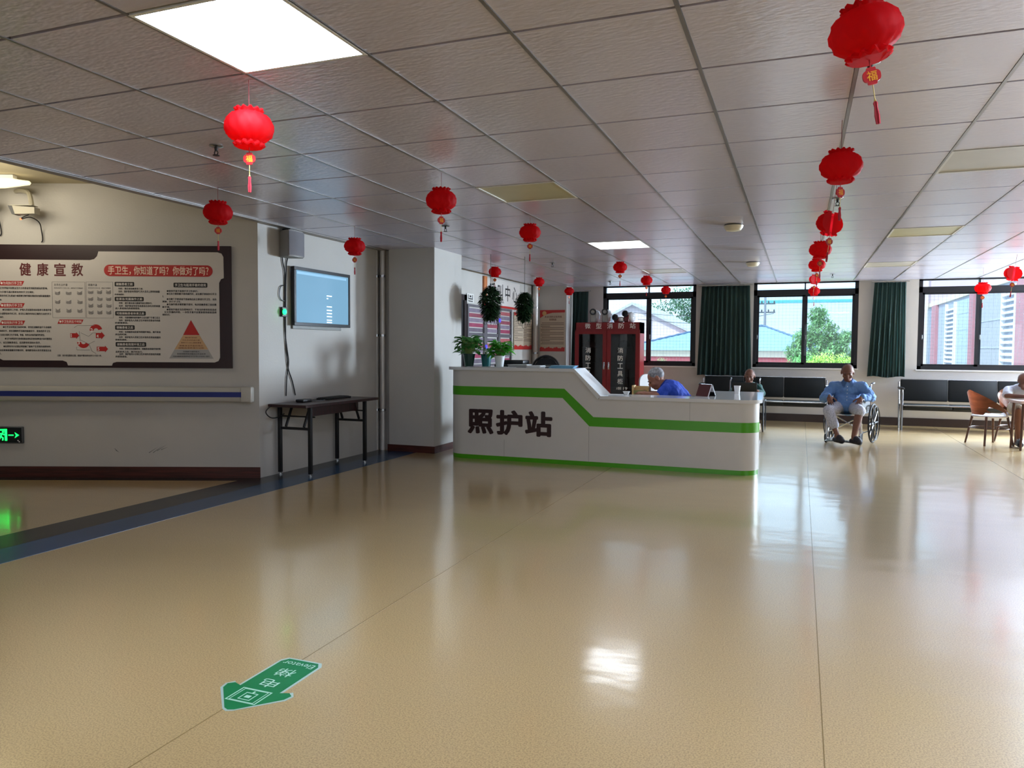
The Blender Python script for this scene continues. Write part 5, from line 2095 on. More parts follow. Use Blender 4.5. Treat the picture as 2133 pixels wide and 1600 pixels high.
    tube(bm, [(0.215, -0.075, 0.16), (-0.215, -0.075, 0.41)], 0.010, 8)
    obj('cross_brace', bm, M_chrome, t)
    return t


WC1 = wheelchair('wheelchair with the man in a blue shirt, in front of the windows', (0.66, 11.72, 0), -0.30)
WC2 = wheelchair('wheelchair half hidden behind the right end of the desk', (-0.82, 12.42, 0), 0.03)
WC2['label'] = 'wheelchair half hidden behind the right end of the desk'


# ------------------------------------------------------------------ people
def frame_of(fwd, up):
    f = Vector(fwd).normalized()
    r = f.cross(Vector(up)).normalized()        # person's right
    u = r.cross(f).normalized()
    # local x = -right (viewer's right when facing us), y = -f, z = up
    return Matrix(((-r.x, -f.x, u.x), (-r.y, -f.y, u.y), (-r.z, -f.z, u.z)))


def ell(bm, M3, o, c, r, n=18):
    p = Vector(o) + M3 @ Vector(c)
    mt = Matrix.Translation(p) @ M3.to_4x4() @ Matrix.Diagonal((r[0], r[1], r[2], 1))
    bmesh.ops.create_uvsphere(bm, u_segments=n, v_segments=n * 2 // 3, radius=1.0, matrix=mt)


def build_head(bm, o, M3, k=1.0):
    def e(c, r):
        ell(bm, M3, o, tuple(x * k for x in c), tuple(x * k for x in r))
    e((0, 0.012, 0.022), (0.078, 0.094, 0.088))      # skull
    e((0, -0.030, -0.030), (0.062, 0.062, 0.078))    # face
    e((0, -0.052, -0.088), (0.038, 0.036, 0.026))    # chin
    e((0, -0.078, 0.012), (0.052, 0.016, 0.012))     # brow
    e((0, -0.094, -0.026), (0.012, 0.018, 0.026))    # nose
    e((0, -0.104, -0.040), (0.016, 0.014, 0.010))
    for s in (-1, 1):
        e((s * 0.042, -0.062, -0.038), (0.024, 0.022, 0.022))   # cheek
        e((s * 0.080, 0.012, -0.012), (0.010, 0.020, 0.034))    # ear
    e((0, -0.086, -0.066), (0.022, 0.012, 0.012))    # lips mass
    e((0, -0.012, -0.09), (0.05, 0.055, 0.05))       # jaw root


def face_parts(t, o, M3, k, brow='3a322c'):
    for s in (-1, 1):
        bm = B_()
        ell(bm, M3, o, (s * 0.030 * k, -0.079 * k, -0.010 * k), (0.013 * k, 0.007 * k, 0.0065 * k), 12)
        obj('eye', bm, mat('dark_eye', '1c1512', 0.25), t)
        bm = B_()
        ell(bm, M3, o, (s * 0.030 * k, -0.091 * k, 0.018 * k), (0.020 * k, 0.006 * k, 0.004 * k), 12)
        obj('eyebrow', bm, mat('brow_' + brow, brow, 0.8), t)
    bm = B_()
    ell(bm, M3, o, (0, -0.0925 * k, -0.067 * k), (0.020 * k, 0.0065 * k, 0.0042 * k), 12)
    obj('mouth', bm, mat('lips', '6b3b34', 0.5), t)


def build_hand(bm, wrist, fwd, palm, k=1.0, thumb=1, curl=0.6, spread=0.12):
    f = Vector(fwd).normalized()
    p = (Vector(palm) - f * Vector(palm).dot(f)).normalized()
    l = f.cross(p).normalized() * thumb               # thumb side
    w = Vector(wrist)
    M3 = Matrix((l, f, p)).transposed()
    ell(bm, M3, w + f * 0.045 * k, (0, 0, 0), (0.040 * k, 0.050 * k, 0.017 * k), 14)
    cap(bm, w - f * 0.01 * k, w + f * 0.03 * k, 0.024 * k, 0.028 * k, 10)
    for i, (L_, r) in enumerate(((0.070, 0.0088), (0.078, 0.009), (0.072, 0.0086), (0.056, 0.0078))):
        off = 0.027 - i * 0.019
        q = w + f * (0.080 - abs(i - 1) * 0.004) * k + l * off * k
        d = (f + l * spread * (1.2 - i)).normalized()
        a = 0
        seg = [0.45, 0.32, 0.25]
        for j, sg in enumerate(seg):
            a += curl * (0.75 + 0.12 * i) * (0.6 if j == 0 else 0.8)
            dd = (d * math.cos(a) + p * math.sin(a)).normalized()
            q2 = q + dd * L_ * sg * k
            cap(bm, q, q2, r * k * (1 - 0.08 * j), r * k * (1 - 0.08 * (j + 1)), 8)
            q = q2
    q = w + f * 0.022 * k + l * 0.030 * k
    d = (f * 0.55 + l * 0.75 + p * 0.25).normalized()
    for j, sg in enumerate((0.034, 0.028, 0.022)):
        q2 = q + d * sg * k
        cap(bm, q, q2, 0.0115 * k, 0.0098 * k, 8)
        d = (d + f * 0.35 + p * 0.3 * curl).normalized()
        q = q2


def person(lab, loc, J, look, shirt, trousers, hairspec, k=1.0, skin=None, feet=None, hands=None, sleeve=1.0, leg=1.0, legR=None, brow='3a322c', collar=False, belly=1.0, loose=0.010, folds=0.02, placket=False, face_up=(0, 0, 1), footwear='slipper', group=None):
    """J: joints in metres relative to loc"""
    t = thing('person', lab, 'person', loc)
    sk = skin or M_skin
    V = {a: Vector(b) for a, b in J.items()}
    HM = frame_of(look, face_up)
    bm = B_()
    # trunk under the clothes
    spine = [V['pelvis'], V['waist'], V['chest']]
    cross = (V['shR'] - V['shL']).normalized()
    trunk = B_()

    def trunk_shapes(b, gr):
        up0 = (V['waist'] - V['pelvis']).normalized()
        up1 = (V['chest'] - V['waist']).normalized()
        for c, up, r in ((V['pelvis'], up0, (0.155, 0.115, 0.115)), (V['waist'], (up0 + up1), (0.145 * belly, 0.115 * belly, 0.135)), (V['chest'], up1, (0.16, 0.108, 0.15))):
            up = up.normalized()
            f = cross.cross(up).normalized()
            M3 = Matrix((cross, f, up)).transposed()
            ell(b, M3, c, (0, 0, 0), tuple((x + gr) * k for x in r))
        for a_, b_ in ((V['pelvis'], V['waist']), (V['waist'], V['chest'])):
            cap(b, a_, b_, (0.11 + gr) * k, (0.115 + gr) * k, 14)
        cap(b, V['shL'], V['shR'], (0.058 + gr) * k, (0.058 + gr) * k, 14)
        cap(b, V['chest'], (V['shL'] + V['shR'] + V['neck']) / 3, (0.105 + gr) * k, (0.07 + gr) * k, 14)
    trunk_shapes(bm, -0.012)
    cap(bm, (V['shL'] + V['shR']) / 2 + (V['neck'] - (V['shL'] + V['shR']) / 2) * 0.2, V['neck'], 0.056 * k, 0.05 * k, 14)
    cap(bm, V['neck'], V['head'] - HM @ Vector((0, -0.0, 0.06)) * k, 0.05 * k, 0.05 * k, 14)
    build_head(bm, V['head'], HM, k)
    for s in 'LR':
        cap(bm, V['sh' + s], V['el' + s], 0.046 * k, 0.037 * k)
        cap(bm, V['el' + s], V['wr' + s], 0.037 * k, 0.025 * k)
        if hands and s in hands:
            fw, pl, th, cu = hands[s]
            build_hand(bm, V['wr' + s], fw, pl, k, th, cu)
        cap(bm, V['pelvis'], V['hip' + s], 0.10 * k, 0.085 * k)
        cap(bm, V['hip' + s], V['kn' + s], 0.080 * k, 0.054 * k)
        cap(bm, V['kn' + s], V['kn' + s] + (V['an' + s] - V['kn' + s]) * 0.35, 0.054 * k, 0.052 * k)
        cap(bm, V['kn' + s] + (V['an' + s] - V['kn' + s]) * 0.35, V['an' + s], 0.052 * k, 0.033 * k)
        to = V['toe' + s]
        cap(bm, V['an' + s], V['an' + s] + (to - V['an' + s]) * 0.2 + Vector((0, 0, -0.02)), 0.034 * k, 0.034 * k)
        cap(bm, V['an' + s] + Vector((0, 0, -0.03)) * k, to, 0.034 * k, 0.026 * k)
    trunk.free()
    obj_body = blob('body', bm, sk, t, 0.0065, 3)
    # shirt
    bm = B_()
    trunk_shapes(bm, loose)
    gs = loose - 0.010
    if placket:
        for s in 'LR':
            cap(bm, V['waist'] + (V['waist'] - V['pelvis']) * 0.1, V['pelvis'] * 0.55 + V['hip' + s] * 0.45 + Vector((0, -0.05, 0.03)), (0.13 * belly + gs) * k, (0.105 + gs) * k)
    for s in 'LR':
        e_ = V['el' + s]
        if sleeve >= 1.0:
            w_ = V['wr' + s]
            fr = sleeve - 1.0
            cap(bm, V['sh' + s], e_, (0.064 + gs) * k, (0.056 + gs * 0.8) * k)
            cap(bm, e_, e_ + (w_ - e_) * fr, (0.056 + gs * 0.8) * k, (0.045 + gs * 0.4) * k)
        else:
            cap(bm, V['sh' + s], V['sh' + s] + (e_ - V['sh' + s]) * sleeve, 0.064 * k, 0.062 * k)
    sh = blob('shirt', bm, shirt, t, 0.009, 3)
    tx = bpy.data.textures.get('cloth_folds') or bpy.data.textures.new('cloth_folds', 'CLOUDS')
    tx.noise_scale = 0.07
    dm = sh.modifiers.new('folds', 'DISPLACE')
    dm.texture = tx
    dm.strength = folds
    dm.mid_level = 0.5
    me = evaluated(sh)
    sh.modifiers.clear()
    sh.data = me
    if placket:
        up = (V['chest'] - V['pelvis']).normalized()
        f = -cross.cross(up).normalized()
        from mathutils.bvhtree import BVHTree
        bv = BVHTree.FromPolygons([v.co.copy() for v in me.vertices], [tuple(p.vertices) for p in me.polygons])
        strip, n_ = [], 10
        for i in range(n_ + 1):
            c = V['neck'].lerp(V['pelvis'] + up * 0.04, 0.22 + 0.72 * i / n_)
            row = []
            for q in (-0.016, 0.016):
                hit = bv.ray_cast(c + cross * q - f * 0.5, f, 1.0)
                row.append((hit[0] if hit[0] else c - f * 0.15) - f * 0.003)
            strip.append(row)
        bm = B_()
        g = [[bm.verts.new(p) for p in r] for r in strip]
        for i in range(n_):
            bm.faces.new((g[i][0], g[i][1], g[i + 1][1], g[i + 1][0]))
        obj('placket', bm, shirt, sh, 80)
        for i in range(1, n_, 2):
            bm = B_()
            c = (strip[i][0] + strip[i][1]) / 2 - f * 0.002
            sph(bm, c, 0.006, 10, 6)
            obj('button', bm, M_white, sh)
    if collar:
        bm = B_()
        up = (V['neck'] - V['chest']).normalized()
        f = -cross.cross(up).normalized()
        M3 = Matrix((cross, f, up)).transposed()
        base = V['neck'] - up * 0.028 * k
        for q in (-1, 1):
            pts = []
            for i in range(9):
                a = -PI / 2 + q * (0.42 + i / 8 * (PI - 0.42))
                pts.append(a)
            g = []
            for a in pts:
                r0, r1 = 0.064 * k, (0.082 if abs(a + PI / 2) > 0.85 else 0.098) * k
                g.append([bm.verts.new(base + M3 @ Vector((r0 * math.cos(a), r0 * math.sin(a) * 0.95, 0.03 * k))), bm.verts.new(base + M3 @ Vector((r1 * math.cos(a) * 1.05, r1 * math.sin(a), -0.012 * k - (0.035 * k if abs(a + PI / 2) < 0.5 else (0.018 * k if abs(a + PI / 2) < 0.85 else 0))))) ])
            for i in range(8):
                bm.faces.new((g[i][0], g[i + 1][0], g[i + 1][1], g[i][1]))
        bmesh.ops.solidify(bm, geom=bm.faces[:], thickness=0.004)
        obj('collar', bm, shirt, sh)
    # trousers
    bm = B_()
    cap(bm, V['pelvis'], V['pelvis'] + (V['waist'] - V['pelvis']) * 0.35, 0.128 * k, 0.118 * k)
    for s in 'LR':
        lg = legR if (s == 'R' and legR is not None) else leg
        cap(bm, V['pelvis'], V['hip' + s], 0.112 * k, 0.102 * k)
        kn = V['kn' + s]
        if lg >= 1.0:
            cap(bm, V['hip' + s], kn, 0.098 * k, 0.076 * k)
            cap(bm, kn, kn + (V['an' + s] - kn) * (lg - 1.0), 0.076 * k, 0.072 * k)
        else:
            cap(bm, V['hip' + s], V['hip' + s] + (kn - V['hip' + s]) * lg, 0.098 * k, 0.084 * k)
    blob('trousers', bm, trousers, t, 0.009, 3)
    # shoes
    if footwear:
        for s in 'LR':
            to, an = V['toe' + s], V['an' + s]
            d = Vector((to.x - an.x, to.y - an.y, 0)).normalized()
            bm = B_()
            sole = an + Vector((0, 0, 0))
            heel = Vector((an.x, an.y, to.z)) - d * 0.05 * k
            cap(bm, heel + Vector((0, 0, -0.026 * k)), to + d * 0.02 * k + Vector((0, 0, -0.018 * k)), 0.036 * k, 0.042 * k)
            cap(bm, to - d * 0.05 * k + Vector((0, 0, 0.012 * k)), to + Vector((0, 0, 0.0)), 0.044 * k, 0.04 * k)
            blob(footwear, bm, mat('dark_slipper', '121019', 0.6, var=0.2), t, 0.007, 2)
    # hair
    hm, kind = hairspec
    bm = B_()
    if kind == 'cap':
        ell(bm, HM, V['head'], (0, 0.024 * k, 0.034 * k), (0.084 * k, 0.094 * k, 0.086 * k), 24)
        cut = [v for v in bm.verts if (lambda p: p.y < -0.052 * k and p.z < 0.07 * k or p.z < -0.05 * k)(HM.transposed() @ (v.co - V['head']))]
    else:
        ell(bm, HM, V['head'], (0, 0.022 * k, 0.022 * k), (0.0805 * k, 0.0905 * k, 0.0865 * k), 24)
        cut = [v for v in bm.verts if (lambda p: p.y < -0.045 * k or p.z < -0.055 * k or (p.y < 0.0 and p.z < 0.03 * k))(HM.transposed() @ (v.co - V['head']))]
    bmesh.ops.delete(bm, geom=cut, context='VERTS')
    bmesh.ops.solidify(bm, geom=bm.faces[:], thickness=0.006 * k)
    rnd = random.Random(3)
    for v in bm.verts:
        v.co += Vector((rnd.uniform(-1, 1), rnd.uniform(-1, 1), rnd.uniform(-1, 1))) * 0.0015
    obj('hair', bm, hm, t, 80)
    face_parts(t, V['head'], HM, k, brow)
    return t


M_grey_hair = mat('grey_hair', '8b8b8f', 0.8, var=0.6, vscale=35, bump=0.5, bscale=160)
M_dark_hair = mat('dark_grey_hair', '2a2727', 0.8, var=0.5, vscale=35, bump=0.4, bscale=160)
M_stub = mat('cropped_grey_hair', '463a34', 0.85, var=0.2, vscale=60)
M_bshirt = mat('light_blue_shirt', '5f86bd', 0.8, var=0.08, vscale=6, bump=0.25, bscale=14)
M_polo = mat('royal_blue_polo', '1f45b4', 0.8, var=0.06, bump=0.2, bscale=12)
M_wshirt = mat('white_shirt', 'b9bec9', 0.8, var=0.04, bump=0.2, bscale=12)
M_teal = mat('dark_teal_shirt', '10403c', 0.8, var=0.3, vscale=22)
M_patt = mat('grey_patterned_cotton', 'a8abb8', 0.85, var=0.42, vscale=85)
M_khaki = mat('khaki_cotton', '8a7d68', 0.85, var=0.1)

px, py = 0.62, 11.70
person('elderly man in a light blue shirt dozing in the wheelchair, hands on his lap', (px, py, 0), {
    'pelvis': (0.01, 0.03, 0.52), 'waist': (0.01, 0.06, 0.63), 'chest': (0.015, 0.04, 0.735), 'neck': (0.01, -0.045, 0.895), 'head': (0.0, -0.10, 1.005),
    'shL': (-0.165, 0.03, 0.79), 'shR': (0.195, 0.0, 0.80), 'elL': (-0.30, -0.06, 0.62), 'elR': (0.32, -0.08, 0.655), 'wrL': (-0.235, -0.26, 0.665), 'wrR': (0.17, -0.25, 0.655),
    'hipL': (-0.085, -0.02, 0.50), 'hipR': (0.10, -0.04, 0.50), 'knL': (-0.245, -0.37, 0.475), 'knR': (0.145, -0.46, 0.49), 'anL': (-0.135, -0.47, 0.165), 'anR': (0.075, -0.545, 0.14),
    'toeL': (-0.085, -0.59, 0.105), 'toeR': (0.125, -0.66, 0.105)},
    (-0.03, -1, -0.40), M_bshirt, M_patt, (M_stub, 'short'), 1.0, mat('tan_skin', '6c4636', 0.6, var=0.1, vscale=10),
    None, {'L': ((0.12, -0.72, -0.62), (0.1, 0.6, -0.8), 1, 0.55), 'R': ((-0.25, -0.8, -0.5), (0.0, 0.4, -0.9), -1, 0.5)}, 1.86, 1.62, 1.05, collar=True, belly=1.14, loose=0.022, folds=0.04, placket=True, face_up=(0, -0.3, 1), brow='4a403a')

person('grey-haired man in a royal blue polo bending over the low counter to write', (-1.27, 9.0, 0), {
    'pelvis': (0.0, 0.05, 0.50), 'waist': (-0.005, 0.03, 0.66), 'chest': (-0.12, 0.0, 0.805), 'neck': (-0.255, -0.01, 0.905), 'head': (-0.335, -0.02, 0.965),
    'shL': (-0.20, 0.14, 0.845), 'shR': (-0.19, -0.15, 0.84), 'elL': (-0.33, 0.16, 0.765), 'elR': (-0.25, -0.22, 0.775), 'wrL': (-0.44, -0.02, 0.795), 'wrR': (-0.395, -0.24, 0.792),
    'hipL': (-0.06, 0.13, 0.48), 'hipR': (-0.06, -0.07, 0.48), 'knL': (-0.43, 0.16, 0.47), 'knR': (-0.43, -0.10, 0.47), 'anL': (-0.40, 0.16, 0.11), 'anR': (-0.40, -0.09, 0.11),
    'toeL': (-0.53, 0.17, 0.065), 'toeR': (-0.53, -0.09, 0.065)},
    (-0.85, -0.25, -0.62), M_polo, mat('dark_trousers', '22242c', 0.8), (M_grey_hair, 'cap'), 1.05, M_skin,
    None, {'L': ((-0.7, -0.5, 0.15), (0.2, -0.2, -1), 1, 0.6), 'R': ((-0.9, 0.1, 0.12), (-0.1, 0.3, -1), -1, 0.5)}, 0.62, 1.9, collar=True, face_up=(-0.5, 0, 1), brow='5a5654')
st_ = thing('stool', 'plain round stool under the writing man behind the desk', 'stool', (-1.25, 9.06, 0))
bm = B_()
lathe(bm, [(0.0, 0.36), (0.15, 0.36), (0.16, 0.372), (0.155, 0.388), (0.0, 0.392)], 24)
obj('seat', bm, M_black, st_)
for k in range(4):
    a = PI / 4 + k * PI / 2
    bm = B_()
    tube(bm, [(0.11 * math.cos(a), 0.11 * math.sin(a), 0.36), (0.16 * math.cos(a), 0.16 * math.sin(a), 0.0)], 0.012, 8)
    obj('leg', bm, M_chrome, st_)

person('man in a dark teal shirt sitting behind the right end of the desk', (-0.80, 12.42, 0), {
    'pelvis': (0.0, 0.03, 0.52), 'waist': (0.0, 0.05, 0.60), 'chest': (0.02, 0.03, 0.67), 'neck': (0.04, -0.04, 0.80), 'head': (0.06, -0.08, 0.905),
    'shL': (-0.14, 0.03, 0.715), 'shR': (0.19, 0.02, 0.715), 'elL': (-0.20, -0.10, 0.64), 'elR': (0.25, -0.10, 0.62), 'wrL': (-0.16, -0.25, 0.66), 'wrR': (0.185, -0.25, 0.675),
    'hipL': (-0.09, -0.03, 0.50), 'hipR': (0.09, -0.03, 0.50), 'knL': (-0.11, -0.40, 0.49), 'knR': (0.11, -0.40, 0.49), 'anL': (-0.10, -0.48, 0.16), 'anR': (0.10, -0.48, 0.16),
    'toeL': (-0.11, -0.60, 0.108), 'toeR': (0.11, -0.60, 0.108)},
    (-0.05, -1, -0.32), M_teal, mat('dark_trousers', '22242c'), (M_dark_hair, 'short'), 0.95, mat('tan_skin', '84553f'),
    None, {'L': ((0.5, -0.5, 0.1), (0.1, 0.2, -1), -1, 0.5), 'R': ((-0.9, -0.3, 0.05), (0, 0.5, 0.8), 1, 0.5)}, 1.7, 1.9)
fo = thing('black_folder', 'black folder held up by the man behind the right end of the desk', 'folder', (-0.80, 12.10, 0.66))
bm = B_()
rot = Matrix.Rotation(0.25, 3, 'X')
box(bm, (0, 0, 0.075), (0.37, 0.012, 0.15), rot, 0.004, 2)
obj('cover', bm, mat('black_folder_cover', '0c1212', 0.5), fo)
bm = B_()
box(bm, (0, 0.009, 0.078), (0.35, 0.006, 0.14), rot)
obj('pages', bm, M_sheet, fo)

# ------------------------------------------------------------------ wooden chairs, table and the man at the right edge
M_cw = wood_mat('brown_chair_shell', '744c36', '8a5c42', 0.4, (4, 4, 20))
M_cl = wood_mat('dark_chair_leg', '3f241a', '54301f', 0.4, (20, 20, 2))


def round_chair(lab, loc, rz):
    t = thing('barrel_chair', lab, 'chair', loc, rz, 'brown barrel chairs')
    bm = B_()
    lathe(bm, [(0.0, 0.385), (0.20, 0.385), (0.222, 0.395), (0.222, 0.41), (0.19, 0.425), (0.0, 0.43)], 32)
    obj('seat', bm, mat('pale_seat_pad', 'b5b6c0', 0.35, var=0.03), t)
    bm = B_()
    N = 44
    fmax = math.radians(128)
    g = []
    for i in range(N + 1):
        f = -fmax + 2 * fmax * i / N
        u = abs(f) / fmax
        zt = 0.425 + 0.345 * (1 - u ** 1.25)
        if u < 0.30:
            zb = 0.425
        else:
            zb = min(zt - 0.03, 0.425 + (zt - 0.425) * min(1.0, (u - 0.30) / 0.10) * 0.50)
        if u > 0.93:
            zb = zt - 0.05
        row = []
        for j in range(6):
            v = j / 5
            z = zb + (zt - zb) * v
            r = 0.215 + 0.085 * ((z - 0.42) / 0.345) * (1 - 0.35 * u)
            row.append(bm.verts.new((r * math.sin(f), r * math.cos(f), z)))
        g.append(row)
    for i in range(N):
        for j in range(5):
            bm.faces.new((g[i][j], g[i + 1][j], g[i + 1][j + 1], g[i][j + 1]))
    bmesh.ops.solidify(bm, geom=bm.faces[:], thickness=0.018)
    obj('curved_back', bm, M_cw, t, 60)
    for sx in (-1, 1):
        for sy in (-1, 1):
            bm = B_()
            tube(bm, [(sx * 0.15, sy * 0.15, 0.40), (sx * 0.21, sy * 0.205, 0.0)], [0.017, 0.013], 10)
            obj('leg', bm, M_cl, t)
    bm = B_()
    tube(bm, [(0.173 * math.sqrt(2) * math.cos(a), 0.17 * math.sqrt(2) * math.sin(a), 0.235) for a in [k * 2 * PI / 36 for k in range(36)]], 0.007, 6, True)
    obj('stretcher_ring', bm, M_cl, t)
    return t


ch1 = round_chair('empty brown barrel chair with curved back, left of the table at the right edge', (2.50, 12.27, 0), math.radians(113))
ch2 = dup(ch1, (2.935, 12.62, 0), math.radians(25), 'brown barrel chair under the man in a white shirt at the right edge', 'brown barrel chairs')
tt = thing('side_table', 'pale table with rounded corner in front of the man in a white shirt', 'table', (3.12, 11.93, 0), 0.1)
bm = B_()
prism_z(bm, rrect(-0.46, -0.30, 0.46, 0.16, 0.05, 5), 0.625, 0.66)
obj('tabletop', bm, mat('pale_table_top', 'c3b2b4', 0.3, var=0.03), tt)
for (x, y) in ((-0.39, -0.23), (-0.39, 0.10), (0.39, -0.23), (0.39, 0.10)):
    bm = B_()
    tube(bm, [(x, y, 0.625), (x * 1.05, y * 1.05, 0)], [0.018, 0.014], 10)
    obj('leg', bm, M_cl, tt)
person('man in a white shirt and khaki shorts leaning on the table at the right edge', (2.935, 12.55, 0), {
    'pelvis': (0.0, 0.0, 0.52), 'waist': (-0.01, -0.06, 0.64), 'chest': (-0.02, -0.16, 0.735), 'neck': (-0.02, -0.27, 0.83), 'head': (-0.05, -0.33, 0.905),
    'shL': (-0.20, -0.19, 0.765), 'shR': (0.17, -0.19, 0.765), 'elL': (-0.27, -0.42, 0.70), 'elR': (0.24, -0.42, 0.70), 'wrL': (-0.07, -0.57, 0.70), 'wrR': (0.08, -0.56, 0.70),
    'hipL': (-0.09, -0.06, 0.50), 'hipR': (0.09, -0.06, 0.50), 'knL': (-0.13, -0.43, 0.50), 'knR': (0.12, -0.43, 0.50), 'anL': (-0.12, -0.45, 0.11), 'anR': (0.12, -0.45, 0.11),
    'toeL': (-0.13, -0.58, 0.066), 'toeR': (0.13, -0.58, 0.066)},
    (-0.45, -0.8, -0.5), M_wshirt, M_khaki, (mat('white_cropped_hair', 'a09c9a', 0.85, var=0.2, vscale=60), 'short'), 0.98, mat('tan_skin', '84553f'),
    None, {'L': ((0.9, -0.3, 0.0), (0, 0, -1), 1, 0.25), 'R': ((-0.8, -0.5, 0.0), (0, 0, -1), -1, 0.25)}, 0.85, 0.9, face_up=(-0.2, -0.3, 1))
op = thing('open_paper', 'white open paper on the table under the arms of the man in a white shirt', 'paper', (3.02, 11.88, 0.66), 0.1)
bm = B_()
bx(bm, -0.14, 0.14, -0.09, 0.09, 0, 0.004)
obj('sheets', bm, M_sheet, op)


# ------------------------------------------------------------------ outdoors, beyond the window wall
bm = B_()
bx(bm, -60, 60, 15.3, 120, -0.7, -0.5)
struct('ground', bm, mat('pale_concrete_yard', 'a9aaa6', 0.9, var=0.08, vscale=0.5))
M_ow = mat('white_cladding', 'dfe3ea', 0.7, var=0.03, vscale=2)
M_pinkw = mat('pale_pink_wall', 'd9cfd4', 0.8, var=0.03, vscale=1)
M_roofb = mat('blue_roof_tile', '86aed0', 0.6, var=0.08, vscale=4)
M_redb = mat('red_brick_paint', 'b0616a', 0.8, var=0.08, vscale=3)
M_cream2 = mat('cream_fascia', 'e3dccb', 0.7, var=0.03)

gb = thing('gabled_hall', 'pale gabled hall behind the blue roofs, seen through the left window', 'building', (-8.4, 40, -0.5))
bm = B_()
prism(bm, [(-3.6, 0), (3.1, 0), (3.1, 2.55), (0.0, 4.15), (-3.6, 2.3)], 0, 9)
obj('wall', bm, M_pinkw, gb)
bm = B_()
prism(bm, [(0.0, 4.27), (3.4, 2.58), (3.4, 2.45), (0.0, 4.13), (-3.9, 2.1), (-3.9, 2.24)], -0.35, 9.3)
obj('roof', bm, mat('grey_white_roof', 'b9bfc6', 0.6, var=0.04), gb)
bm = B_()
bx(bm, -1.2, -1.12, -0.06, 0.0, 0.0, 3.5)
bx(bm, 0.9, 0.98, -0.06, 0.0, 0.0, 3.6)
obj('downpipe', bm, mat('grey_pipe', '9299a3', 0.6), gb)
bm = B_()
prism(bm, [(1.9, 2.45), (4.6, 2.05), (4.6, 1.9), (1.9, 2.2)], -1.4, -0.06)
obj('pink_canopy', bm, mat('pale_pink_tile', 'cfa9b0', 0.7, var=0.05), gb)

hb = thing('blue_roofed_house', 'low house with a blue hip roof and red wall below the left and middle windows', 'building', (-2.7, 29, -0.5))
bm = B_()
bx(bm, -3.7, 3.4, 0.3, 6.7, 0, 1.56)
obj('red_wall', bm, M_redb, hb)
bm = B_()
bx(bm, -3.75, 3.45, 0.22, 6.78, 1.52, 1.76)
obj('fascia', bm, M_cream2, hb)
bm = B_()
rows = 16
x0, x1, y0, y1, zr, ze = -4.0, 3.7, 0.0, 7.0, 2.74, 1.76
rx0, rx1, ry = -0.6, 1.25, 3.5
prev = None
for k in range(rows + 1):
    t_ = k / rows
    for dz in ((0.0,) if k == 0 else (0.035, 0.0)):
        z = ze + (zr - ze) * t_ + (dz if k < rows else 0.0)
        c = [(x0 + (rx0 - x0) * t_, y0 + (ry - y0) * t_), (x1 + (rx1 - x1) * t_, y0 + (ry - y0) * t_), (x1 + (rx1 - x1) * t_, y1 + (ry - y1) * t_), (x0 + (rx0 - x0) * t_, y1 + (ry - y1) * t_)]
        ring = [bm.verts.new((p[0], p[1], z)) for p in c]
        if prev:
            for i in range(4):
                j = (i + 1) % 4
                bm.faces.new((prev[i], prev[j], ring[j], ring[i]))
        prev = ring
obj('hip_roof', bm, M_roofb, hb, 20)
for a, b in (((x0, y0, ze), (rx0, ry, zr)), ((x1, y0, ze), (rx1, ry, zr)), ((rx0, ry, zr), (rx1, ry, zr))):
    bm = B_()
    n_ = 22
    tube(bm, [Vector(a).lerp(Vector(b), k / n_) + Vector((0, 0, 0.03 + 0.02 * (k % 2))) for k in range(n_ + 1)], 0.045, 6)
    obj('ridge_cap', bm, mat('dark_blue_ridge', '5a7894', 0.6), hb)
for x in (-2.2, -1.0, 0.2, 1.4, 2.6):
    bm = B_()
    bx(bm, x - 0.12, x + 0.12, 0.27, 0.3, 1.0, 1.22)
    obj('wall_lamp', bm, M_white, hb)

wh = thing('white_warehouse', 'huge white warehouse with a teal stripe behind the tree', 'building', (4.0, 70, -0.5))
bm = B_()
bx(bm, -8.3, 14, 0, 20, 0, 7.15)
obj('wall', bm, mat('bluish_white_cladding', 'c3d4e8', 0.6, var=0.03, vscale=0.6, stretch=(12, 1, 0.2)), wh)
for (z0, z1) in ((5.85, 6.1), (2.95, 3.1)):
    bm = B_()
    bx(bm, -8.32, 14, -0.04, 0.0, z0, z1)
    obj('teal_stripe', bm, mat('teal_stripe', '58b2b8', 0.6), wh)

up = thing('utility_pole', 'utility pole with wires at the left side of the middle window', 'pole', (-1.62, 37.5, -0.5))
bm = B_()
cyl(bm, (0, 0, 0), (0, 0, 4.3), 0.075, 0.05, 12)
obj('mast', bm, mat('grey_pole', '8b929a', 0.8), up)
for z in (3.95, 3.55):
    bm = B_()
    bx(bm, -0.45, 0.45, -0.03, 0.03, z - 0.03, z + 0.03)
    ca_ = obj('crossarm', bm, mat('dark_crossarm', '565b60', 0.7), up)
    bm = B_()
    for x in (-0.4, -0.15, 0.15, 0.4):
        lathe(bm, [(0.02, z + 0.03), (0.04, z + 0.06), (0.025, z + 0.09), (0.04, z + 0.11), (0.0, z + 0.15)], 10, (x, 0, 0))
    obj('insulators', bm, mat('dark_insulator', '4a4c50', 0.4), ca_)
bm = B_()
for (z, x) in ((3.9, -0.4), (3.5, 0.4)):
    tube(bm, smooth_path([(x, 0, z), (x - 3.0, 0.4, z - 0.45), (x - 6.6, 0.9, z - 0.2)], 6), 0.012, 5)
obj('wire', bm, mat('dark_wire', '3c3f44', 0.7), up)


